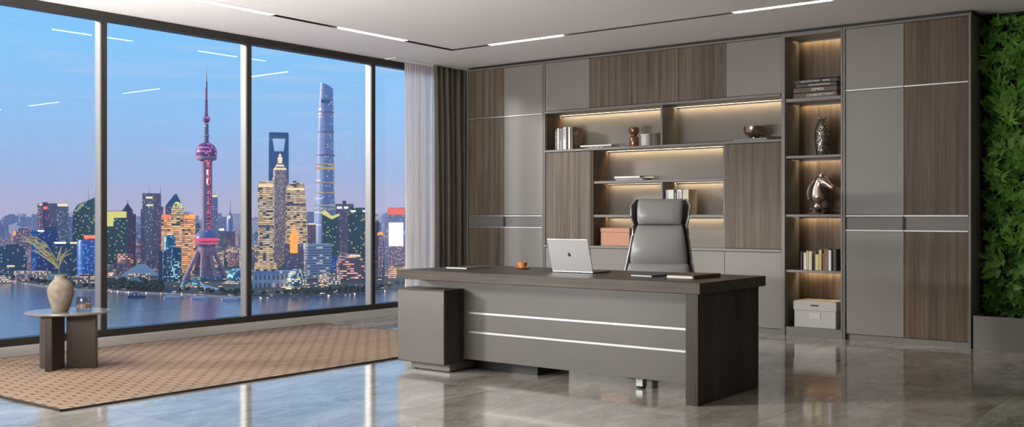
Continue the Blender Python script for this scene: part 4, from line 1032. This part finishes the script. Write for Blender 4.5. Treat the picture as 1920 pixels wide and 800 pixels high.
b.box(273, 286, 366, FM['grey'], name='glass_core', off=-2, depth=6); b.sign(274, 286, 368.5, 372, L_warm, off=-3); b.sign(275, 287, 383, 386, L_warm, off=-3); b.mast(280, 362, 348); b.mast(299.5, 362, 346)
b = Bld('wedge_roof_tower', 'tower with wedge roof behind the golden hotel', 327, 2900)
b.box(311, 342, 386, FM['mauve'])
m = MB(); quad_prism(m, [(b.X(311), b.Z(386)), (b.X(342), b.Z(386)), (b.X(331), b.Z(363)), (b.X(327), b.Z(364))], 0, 28); b.mb(m, 'wedge_roof', FM['swfc'])
b = Bld('golden_hotel', 'orange golden floodlit hotel with glowing dome and crowns', 335, 2480); r = b.d / F
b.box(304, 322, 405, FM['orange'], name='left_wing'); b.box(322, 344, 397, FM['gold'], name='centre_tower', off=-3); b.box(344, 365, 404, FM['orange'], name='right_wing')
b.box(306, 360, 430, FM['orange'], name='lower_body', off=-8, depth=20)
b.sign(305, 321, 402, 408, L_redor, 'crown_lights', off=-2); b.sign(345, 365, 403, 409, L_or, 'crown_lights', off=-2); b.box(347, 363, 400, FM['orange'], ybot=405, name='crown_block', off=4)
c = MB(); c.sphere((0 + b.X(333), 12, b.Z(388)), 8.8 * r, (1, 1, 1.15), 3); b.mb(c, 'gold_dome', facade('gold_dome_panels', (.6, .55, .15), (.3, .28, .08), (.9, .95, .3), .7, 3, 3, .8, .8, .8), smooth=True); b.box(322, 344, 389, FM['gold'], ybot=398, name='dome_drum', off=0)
b = Bld('teal_office', 'teal glass office tower with domed cylinder by the water', 318, 2150); r = b.d / F
b.box(298, 312, 470, FM['teal'], name='left_block'); b.box(312, 339, 464, FM['teal'], name='right_block', off=3); b.mb(MB().lathe([(11*r, 0), (11*r, b.Z(446)), (9*r, b.Z(441)), (0, b.Z(439))], 24, (0, 12*r, 0)), 'drum', facade('cyan_facade', (.05, .26, .34), (.03, .20, .30), (.5, .9, 1), .3, 3, 4, .8, .6, .6), smooth=True)
b.mb(MB().lathe([(6*r, b.Z(441.5)), (5*r, b.Z(438.5)), (0, b.Z(437))], 20, (0, 12*r, 0)), 'lit_cap', L_warm); b.sign(305.5, 307, 476, 528, FM['white'], 'light_strip'); b.sign(313, 314.5, 470, 528, FM['white'], 'light_strip')
b.sign(320, 336, 490, 522, facade('aqua_window_wall', (.05, .2, .3), (.05, .22, .3), (.6, 1, .95), .5, 3, 4, .8, .6, .7), 'lit_window_wall', off=1.5)
b = simple('slim_tower', 'slim cream-topped tower right behind the broadcast tower', 396, 408, 366, 3000, 'haze', depth=16); b.sign(396, 407, 365, 369, L_warm)
b = simple('office_tower', 'grey tower with white lit cap right of broadcast tower', 409, 421, 431, 3000, 'grey', depth=16); b.sign(411, 420, 428, 432, L_white); b.mast(415, 431, 420)
b = Bld('spire_tower', 'mauve tower with a bright rounded cap and spire', 431, 3200); r = b.d/F; b.box(422, 441, 433, FM['mauve'], name='lower_tower'); b.mb(MB().lathe([(5.8*r, b.Z(434)), (5.8*r, b.Z(408)), (3*r, b.Z(401)), (.6*r, b.Z(395))], 20, (0, 8*r, 0)), 'cap', FM['steel'], smooth=True)
b.sign(427, 432, 404, 409, L_warm, 'cap_light', off=1); b.mast(432, 398, 376, 1.2)
b = simple('small_tower', 'small grey tower between golden hotel and broadcast tower', 366, 376, 421, 3000, 'grey', depth=14)
# museum tent, globes, canopy
b = Bld('tent_roof_hall', 'pale tent-shaped roof hall behind the riverside trees', 263, 2280); m = MB()
base = [(b.X(229), 0), (b.X(262), -14), (b.X(297), 0), (b.X(262), 30)]
m.prism([(b.X(226), -6), (b.X(300), -6), (b.X(300), 26), (b.X(226), 26)], 0, b.Z(517)); b.mb(m, 'hall', FM['grey'])
m = MB(); m.prism([(b.X(229), -8), (b.X(297), -8), (b.X(297), 28), (b.X(229), 28)], b.Z(517), b.Z(495), top=[(b.X(258), 8), (b.X(272), 8), (b.X(272), 14), (b.X(258), 14)]); b.mb(m, 'tent_roof', FM['canopy_white'])
gm_ = facade('globe_panels', (.06, .26, .34), (.04, .20, .28), (.5, .95, 1), .35, 3, 3, .75, .7, .7)
def globe(px, py, rpx, d, label, mat=gm_, z=.8, base=True):
    b = Bld('glass_globe', label, px, d, 'globe building'); r = d / F; c = MB(); c.sphere((0, rpx*r, max(rpx*r*.55, b.Z(py))), rpx*r, (1, 1, z), 3); b.mb(c, 'dome', mat, smooth=True)
    if base: b.mb(MB().lathe([(rpx*r*1.1, 0), (rpx*r*1.1, 4), (rpx*r*.9, 5)], 28, (0, rpx*r, 0)), 'plinth', FM['lowlit'])
globe(348, 539, 9, 1960, 'left of the two small blue globes by the river')
globe(369, 538, 9.5, 1960, 'right of the two small blue globes by the river')
globe(262, 537, 8, 2000, 'small pale globe among the dark trees', FM['haze2'])
globe(446, 520, 21, 2060, 'large teal globe beside the second mullion')
b = Bld('membrane_canopy', 'white sail-like membrane canopy on the riverbank', 418, 1900, 'canopy')
m = MB(); N = 16; A = []; B = []
for i in range(N + 1):
    s_ = i / N; px = 379 + 80 * s_; top = 530 + 16 * math.sin(PI * min(1, s_ * 1.25) * .5) - 6 * s_ ** 2; bot = 551 - 4 * s_ - 4 * math.sin(PI * s_)
    A.append((b.X(px), 14 - 6 * s_, b.Z(top))); B.append((b.X(px + 6), -10, max(1, b.Z(min(bot, 552)))))
a = [m.bm.verts.new(p) for p in A]; c = [m.bm.verts.new(p) for p in B]
for i in range(N): m.bm.faces.new((a[i], c[i], c[i+1], a[i+1]))
o = b.mb(m, 'membrane', FM['canopy_white']); q = o.modifiers.new('t', 'SOLIDIFY'); q.thickness = .8
for px in (380, 410, 445): b.mb(MB().tube([(b.X(px), 12, 0), (b.X(px), 12, b.Z(534))], .6, 6), 'mast', FM['antenna'])
# --- third pane
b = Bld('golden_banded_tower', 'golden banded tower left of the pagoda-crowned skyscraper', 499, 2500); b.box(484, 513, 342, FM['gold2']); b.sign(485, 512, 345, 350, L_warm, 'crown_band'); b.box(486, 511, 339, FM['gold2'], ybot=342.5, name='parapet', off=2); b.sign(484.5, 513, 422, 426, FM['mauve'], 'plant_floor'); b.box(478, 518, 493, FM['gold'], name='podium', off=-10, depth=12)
b = Bld('curved_banded_tower', 'cream banded tower right of the pagoda-crowned skyscraper', 556, 2640)
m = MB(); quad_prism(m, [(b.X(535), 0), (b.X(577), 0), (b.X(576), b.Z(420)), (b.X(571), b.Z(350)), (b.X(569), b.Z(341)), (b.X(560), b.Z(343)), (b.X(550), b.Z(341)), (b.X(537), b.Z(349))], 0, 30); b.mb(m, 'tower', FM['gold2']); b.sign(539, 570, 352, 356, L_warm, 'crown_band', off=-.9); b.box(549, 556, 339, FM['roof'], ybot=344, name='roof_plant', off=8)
b.sign(537, 573, 381, 386, FM['mauve'], 'plant_floor')
b = Bld('orange_crown_tower', 'brown tower with an orange glowing spiked crown', 551, 2300); r = b.d/F; b.box(534, 568, 457, FM['mauve']); b.box(541, 561, 450, FM['red'], ybot=458, name='upper_block', off=3); b.sign(544, 558, 450, 474, L_or, 'glowing_panel', off=-1.5)
for k, (w, y0, y1) in enumerate(((9, 444, 450), (7, 440, 444), (8.5, 438, 440), (5, 433, 438), (3, 428, 433), (1.2, 420, 428))): b.mb(MB().box(-w*r, w*r, 6, 6 + 2*w*r, b.Z(y1), b.Z(y0)), 'crown_tier', L_or)
b = simple('office_tower', 'mauve tower with warm cap left of tallest skyscraper', 577, 592, 420, 3000, 'mauve', depth=16); b.sign(578, 591, 418, 421, L_warm)
b = Bld('notched_tower', 'green tower with a glowing yellow zigzag crown', 620, 2500)
m = MB(); quad_prism(m, [(b.X(604), 0), (b.X(636), 0), (b.X(636), b.Z(402)), (b.X(622), b.Z(408)), (b.X(604), b.Z(396))], 0, 30); b.mb(m, 'tower', FM['green'])
m = MB(); quad_prism(m, [(b.X(604), b.Z(401)), (b.X(622), b.Z(411)), (b.X(636), b.Z(404.5)), (b.X(636), b.Z(399.5)), (b.X(622), b.Z(405)), (b.X(616), b.Z(399)), (b.X(609), b.Z(393)), (b.X(604), b.Z(396))], -2, -.5); b.mb(m, 'zigzag_crown', L_yel)
b = Bld('office_tower', 'mauve tower with two white roof signs', 646, 2900); b.box(629, 663, 382, FM['mauve']); b.box(642, 649, 376, FM['purple'], ybot=383, name='roof_block', off=5); b.sign(632, 641, 387, 391, L_white); b.sign(645, 653, 387, 391, L_white)
b = Bld('office_tower', 'dark green tower with yellow windows before the third mullion', 670, 2650); b.box(653, 684, 389, FM['green']); b.box(675, 699, 392, FM['red'], name='red_wing', off=3); b.sign(658, 667, 394, 397, L_white); b.sign(680, 691, 394, 397, L_white)
b = Bld('white_office', 'white banded corner office block by the river', 599, 2200, yaw=.35); b.box(577, 623, 460, FM['white'], depth=28); b.box(577, 623, 457, FM['canopy_white'], ybot=461, name='parapet', depth=28)
b = simple('blue_office', 'blue office block behind the white corner block', 562, 582, 470, 2380, 'blue', depth=20)
b = simple('blue_office', 'blue office block right of the white corner block', 618, 634, 478, 2350, 'bright_blue', depth=20)
b = Bld('stepped_red_block', 'red banded stepped block right of white corner block', 657, 2240, yaw=.15); b.box(635, 682, 492, FM['red'], depth=30); b.box(637, 680, 482, FM['red'], ybot=493, name='upper_floors', off=3, depth=24); b.box(640, 676, 476, FM['pink'], ybot=483, name='top_floor', off=6, depth=18); b.sign(655, 676, 478, 481, L_warm, off=2)
b = simple('office_block', 'dark office block hidden beside the third mullion', 684, 700, 478, 2130, 'blue', depth=24)
b = Bld('orange_crown_tower', 'orange-capped tower right behind the third mullion', 692, 2450); b.box(684, 699, 440, FM['pink']); b.sign(685, 698, 436, 446, L_or, 'crown_lights')
b = Bld('classical_building', 'pink classical building with tall windows on the riverbank', 503, 1960); b.box(462, 541, 513, FM['pinkstone'], depth=26); b.box(460, 543, 508, FM['steel'], ybot=513.5, name='roof', off=-1.5, depth=29)
for k in range(3): b.box(480 + k * 14, 488 + k * 14, 505, FM['roof'], ybot=509, name='dormer', off=4, depth=6)
globe(556, 527, 19, 1915, 'glass dome with golden glow beside classical building', facade('golden_globe_panels', (.10, .26, .32), (.08, .20, .26), (1, .82, .4), .42, 3, 3.4, .8, .7, .8), z=1.2)
b = simple('riverside_hall', 'cream low hall right of the white corner block', 612, 638, 512, 2050, 'lowlit', depth=16)
# --- fourth pane
b = Bld('orange_crown_tower', 'slim pink tower with an orange lamp crown behind fourth pane', 713, 2320); b.box(709, 717, 440, FM['pink']); r = b.d/F; c = MB(); c.sphere((0, 6, b.Z(439)), 5.5*r, (1,1,.9), 2); b.mb(c, 'crown_ball', L_or)
b = simple('office_tower', 'dark purple tower left in the fourth pane', 704, 711, 415, 2700, 'purple', depth=16)
b = Bld('billboard_tower', 'pale tower with red crown and a white billboard', 741, 2350); b.box(722, 762, 402, FM['haze'], depth=24); b.box(727, 759, 389, L_redor if False else FM['pink'], ybot=403, name='crown', off=2, depth=20); b.sign(728, 758, 390, 402, lamp('red_crown', (1, .14, .08), 1.0), 'crown_lights', off=1); b.sign(729, 756, 417, 461, L_white, 'billboard', off=-1.2)
b.box(730, 757, 462, FM['pink'], name='lower_front', off=-3, depth=6)
b = simple('riverside_hall', 'orange lit hall at the foot of billboard tower', 728, 770, 500, 2250, 'orange', depth=20)
b = simple('office_tower', 'grey tower behind the sheer curtain', 775, 800, 410, 2600, 'haze2', depth=20)
b = simple('apartment_tower', 'pale tower behind the brown drape', 806, 830, 400, 2700, 'haze', depth=20)

# low blocks and hazy housing
rnd = random.Random(21)
near = [simple('city_block', 'low lit city block between the towers', -400, -380, 470, 2500, 'lowlit', group='low city blocks between the towers')]
def plainbox(name, w, dep, h, mat):
    o = MB().box(-w/2, w/2, -dep/2, dep/2, 0, h).build(name, FM[mat]); return o
P_low = [plainbox('city_block', 1, 1, 1, k) for k in ()]
PLACED = []
for o in list(bpy.data.objects):
    if o.parent is None and o.get('category') in ('building', 'tower', 'skyscraper', 'globe building', 'canopy'):
        ks = [k for k in kids(o) if k.type == 'MESH']
        xs = [v.co.x for k in ks for v in k.data.vertices]
        PLACED.append((o.location.x, o.location.y, 1.25 * (max(xs) - min(xs))))
def scatter(n, px_rng, d_rng, w_rng, h_rng, mats, name, label, cat, group):
    """square-plan blocks of differing real sizes"""
    for i in range(n):
        for _t in range(60):
            px = rnd.uniform(*px_rng); d = rnd.uniform(*d_rng); w = rnd.uniform(*w_rng); h = rnd.uniform(*h_rng)
            x, y, _ = depth_point(px, d)
            if all(math.hypot(x - a, y - b_) > .66 * (w + c_) for a, b_, c_ in PLACED): break
        else: continue
        PLACED.append((x, y, w))
        m = MB().box(-w/2, w/2, -w*.35, w*.35, 0, h)
        if rnd.random() < .5: m.box(-w*.22, w*.22, -w*.2, w*.2, h, h * 1.04 + 2)
        o = m.build(name, FM[rnd.choice(mats)]); o.location = (x, y, LZ); o.rotation_euler[2] = YAW + rnd.uniform(-.5, .5)
        tag(o, label, cat, group)
bpy.data.objects.remove(kids(near[0].r)[0]); [bpy.data.objects.remove(k) for k in kids(near[0].r)]; bpy.data.objects.remove(near[0].r)
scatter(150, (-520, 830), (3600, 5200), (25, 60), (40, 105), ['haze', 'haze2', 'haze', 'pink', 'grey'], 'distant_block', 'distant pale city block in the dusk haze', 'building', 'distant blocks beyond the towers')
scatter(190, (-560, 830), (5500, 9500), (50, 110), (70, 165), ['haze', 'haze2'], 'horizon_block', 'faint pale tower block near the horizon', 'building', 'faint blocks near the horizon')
scatter(150, (-420, 820), (2450, 3500), (20, 46), (14, 48), ['lowlit', 'pink', 'mauve', 'grey', 'lowlit', 'red'], 'city_block', 'low lit city block between the tall towers', 'building', 'low blocks between the tall towers')
scatter(60, (-300, 790), (2120, 2420), (18, 40), (7, 17), ['lowlit', 'pink', 'lowlit', 'teal'], 'waterfront_house', 'low lit house near the riverbank', 'building', 'low houses near the riverbank')

# trees along the bank
tm = plain('dusk_foliage', (.030, .050, .022), .9, vary=.4, scale=.3)
def tree_mesh(seed):
    rnd_ = random.Random(seed); m = MB()
    for k in range(5): m.sphere((rnd_.uniform(-3, 3), rnd_.uniform(-3, 3), rnd_.uniform(5, 9)), rnd_.uniform(2.6, 4.2), (1, 1, .9), 2)
    for v in m.bm.verts: v.co += Vector((rnd_.uniform(-.5, .5), rnd_.uniform(-.5, .5), rnd_.uniform(-.5, .5)))
    o = m.build('riverside_tree', tm); MB().tube([(0, 0, 0), (0, 0, 6)], [.6, .3], 6).build('trunk', plain('bark', (.05, .035, .025), .9), o)
    tag(o, 'dark round tree on the far riverbank', 'tree', 'dark trees along the far riverbank'); remember(o); return o
T = [tree_mesh(i) for i in range(3)]; used = [0, 0, 0]
import bisect
def shore_y(px):
    for (a, ya), (c, yc) in zip(shore, shore[1:]):
        if a <= px <= c: return ya + (yc - ya) * (px - a) / (c - a)
TP = []
for i in range(210):
    px = rnd.uniform(-10, 800)
    if i < 70: px = rnd.uniform(212, 300)
    if 470 < px < 530 and i % 3: continue
    if i >= 70 and i < 110: px = rnd.uniform(575, 690)
    for _t in range(40):
        dd = 139 * F / (shore_y(px) - CY) + rnd.uniform(16, 70 if i >= 70 else 170)
        k = rnd.randrange(3); x, y, _ = depth_point(px, dd); loc = (x, y, LZ); sc = rnd.uniform(.8, 1.3) * (1.2 if i < 70 else .85)
        if all(math.hypot(x - a, y - b_) > 6.3 * (sc + c_) for a, b_, c_ in TP) and all(math.hypot(x - a, y - b_) > 7 * sc + .55 * c_ for a, b_, c_ in PLACED if c_ < 60): break
        px += rnd.uniform(-6, 6)
    else: continue
    TP.append((x, y, sc))
    if not used[k]: o = T[k]; used[k] = 1; o.location = loc
    else: o = dup(T[k], loc)
    o.scale = (sc, sc, sc * .95); o.rotation_euler[2] = rnd.uniform(0, 6)

# boats
def boat(px, py, w, label, hullmat, dark=False):
    d = (EYE - GZ) * F / (py - CY); x, y, _ = depth_point(px, d); L_ = w * d / F
    r = thing('river_boat', (x, y, GZ), label, 'boat', None, rz=YAW + .05)
    MB().prism([(-L_/2, 0), (-L_*.42, -4), (L_*.38, -4), (L_/2, 0), (L_*.38, 4), (-L_*.42, 4)], -.5, 3, top=[(-L_*.52, 0), (-L_*.44, -4.6), (L_*.40, -4.6), (L_*.55, 0), (L_*.40, 4.6), (-L_*.44, 4.6)]).build('hull', hullmat, r)
    MB().box(-L_*.33, L_*.28, -3, 3, 3, 6).build('cabin', FM['white'] if not dark else FM['blue'], r); MB().box(-L_*.2, L_*.12, -2.4, 2.4, 6, 8.5).build('upper_deck', FM['lowlit'] if not dark else FM['purple'], r)
    MB().tube([(0, 0, 8.5), (0, 0, 13)], .3, 6).build('mast', FM['antenna'], r)
hw_ = plain('white_hull', (.62, .62, .66), .4); hb = plain('navy_hull', (.04, .06, .14), .4)
boat(256, 557.5, 34, 'dark navy boat leaving the bank, leftmost on the water', hb, True)
boat(325, 559, 36, 'white boat moored left of the red water reflections', hw_)
boat(377, 560.5, 36, 'white boat moored below the blue globes', hw_)
boat(433, 562, 36, 'white boat moored right, next to the second mullion', hw_)

# ------------------------------------------------------------------ sky and light
w = bpy.data.worlds.new('dusk_sky'); scn.world = w; w.use_nodes = True; nt = w.node_tree; nt.nodes.clear()
def wn_(k, **kw):
    n = nt.nodes.new(k)
    for a, b_ in kw.items(): setattr(n, a, b_)
    return n
tc = wn_('ShaderNodeTexCoord'); sp = wn_('ShaderNodeSeparateXYZ'); nt.links.new(tc.outputs['Generated'], sp.inputs[0])
rp = wn_('ShaderNodeValToRGB'); e = rp.color_ramp.elements
stops = [(0.0, (.42, .37, .52)), (.012, (.39, .37, .55)), (.04, (.29, .39, .64)), (.09, (.24, .45, .74)), (.16, (.19, .48, .80)), (.25, (.13, .42, .79)), (.6, (.06, .20, .47)), (1.0, (.05, .14, .36))]
while len(e) < len(stops): e.new(.5)
for q, (p, c) in zip(e, stops): q.position = p; q.color = (*c, 1)
nt.links.new(sp.outputs[2], rp.inputs[0])
mp = wn_('ShaderNodeMapping'); mp.inputs['Scale'].default_value = (1.6, 1.6, 34); nt.links.new(tc.outputs['Generated'], mp.inputs[0])
no = wn_('ShaderNodeTexNoise'); no.inputs['Scale'].default_value = 2.6; no.inputs['Detail'].default_value = 6; no.inputs['Roughness'].default_value = .55; nt.links.new(mp.outputs[0], no.inputs['Vector'])
cr_ = wn_('ShaderNodeValToRGB'); cr_.color_ramp.elements[0].position = .56; cr_.color_ramp.elements[1].position = .74; cr_.color_ramp.elements[1].color = (.32, .32, .32, 1); nt.links.new(no.outputs['Fac'], cr_.inputs[0])
mx = wn_('ShaderNodeMix', data_type='RGBA'); nt.links.new(cr_.outputs[0], mx.inputs[0]); nt.links.new(rp.outputs[0], mx.inputs[6]); mx.inputs[7].default_value = (.55, .52, .66, 1)
bg = wn_('ShaderNodeBackground'); nt.links.new(mx.outputs[2], bg.inputs[0]); bg.inputs[1].default_value = 1.3
ow = wn_('ShaderNodeOutputWorld'); nt.links.new(bg.outputs[0], ow.inputs[0])

sl = bpy.data.lights.new('low_sun', 'SUN'); sl.energy = 3.0; sl.angle = math.radians(9); sl.color = (1, .95, .88)
so = bpy.data.objects.new('low_sun', sl); COL.objects.link(so)
az, el = math.radians(45), math.radians(15)
to = Vector((-math.sin(az) * math.cos(el), -math.cos(az) * math.cos(el), math.sin(el)))
so.rotation_euler = to.to_track_quat('Z', 'Y').to_euler(); so.location = (-30, -20, 12)
def area(name, loc, sx, sy, power, col, rot=(0, 0, 0)):
    l = bpy.data.lights.new(name, 'AREA'); l.shape = 'RECTANGLE'; l.size = sx; l.size_y = sy; l.energy = power; l.color = col
    o = bpy.data.objects.new(name, l); COL.objects.link(o); o.location = loc; o.rotation_euler = rot; return o
warm = (1, .965, .92)
# added fill lamps just under the unseen ceiling, brightening rug, desk and floor
area('added_ceiling_fill', (-6.9, 2.3, H - .02), 1.4, 1.4, 50, warm); area('added_ceiling_fill', (-4.7, 2.6, H - .02), 1.2, 1.2, 14, warm)
# unseen upward fill lamps, added to brighten the ceiling
area('added_upward_fill', (-6.3, 1.35, 1.1), 3.0, .4, 600, warm, (math.radians(158), 0, 0))
area('added_upward_fill', (-2.2, -1.2, 1.3), 3.0, .4, 15, warm, (math.radians(160), 0, 0))
# the dusk air over the river and the city: a thin even haze
hz_ = NT('dusk_haze'); hz_.n.remove(hz_.b); vs_ = hz_.new('ShaderNodeVolumeScatter'); vs_.inputs['Density'].default_value = 3.0e-5; vs_.inputs['Color'].default_value = (.93, .90, 1, 1)
hz_.link(vs_.outputs[0], hz_.out.inputs['Volume'])
m = MB().box(-13000, -420, -2500, 13800, GZ - 1, GZ + 520)
o = m.build('dusk_haze', hz_.m); tag(o, 'thin dusk haze lying over the river and city', 'haze', kind='stuff')
scn.cycles.volume_bounces = 1
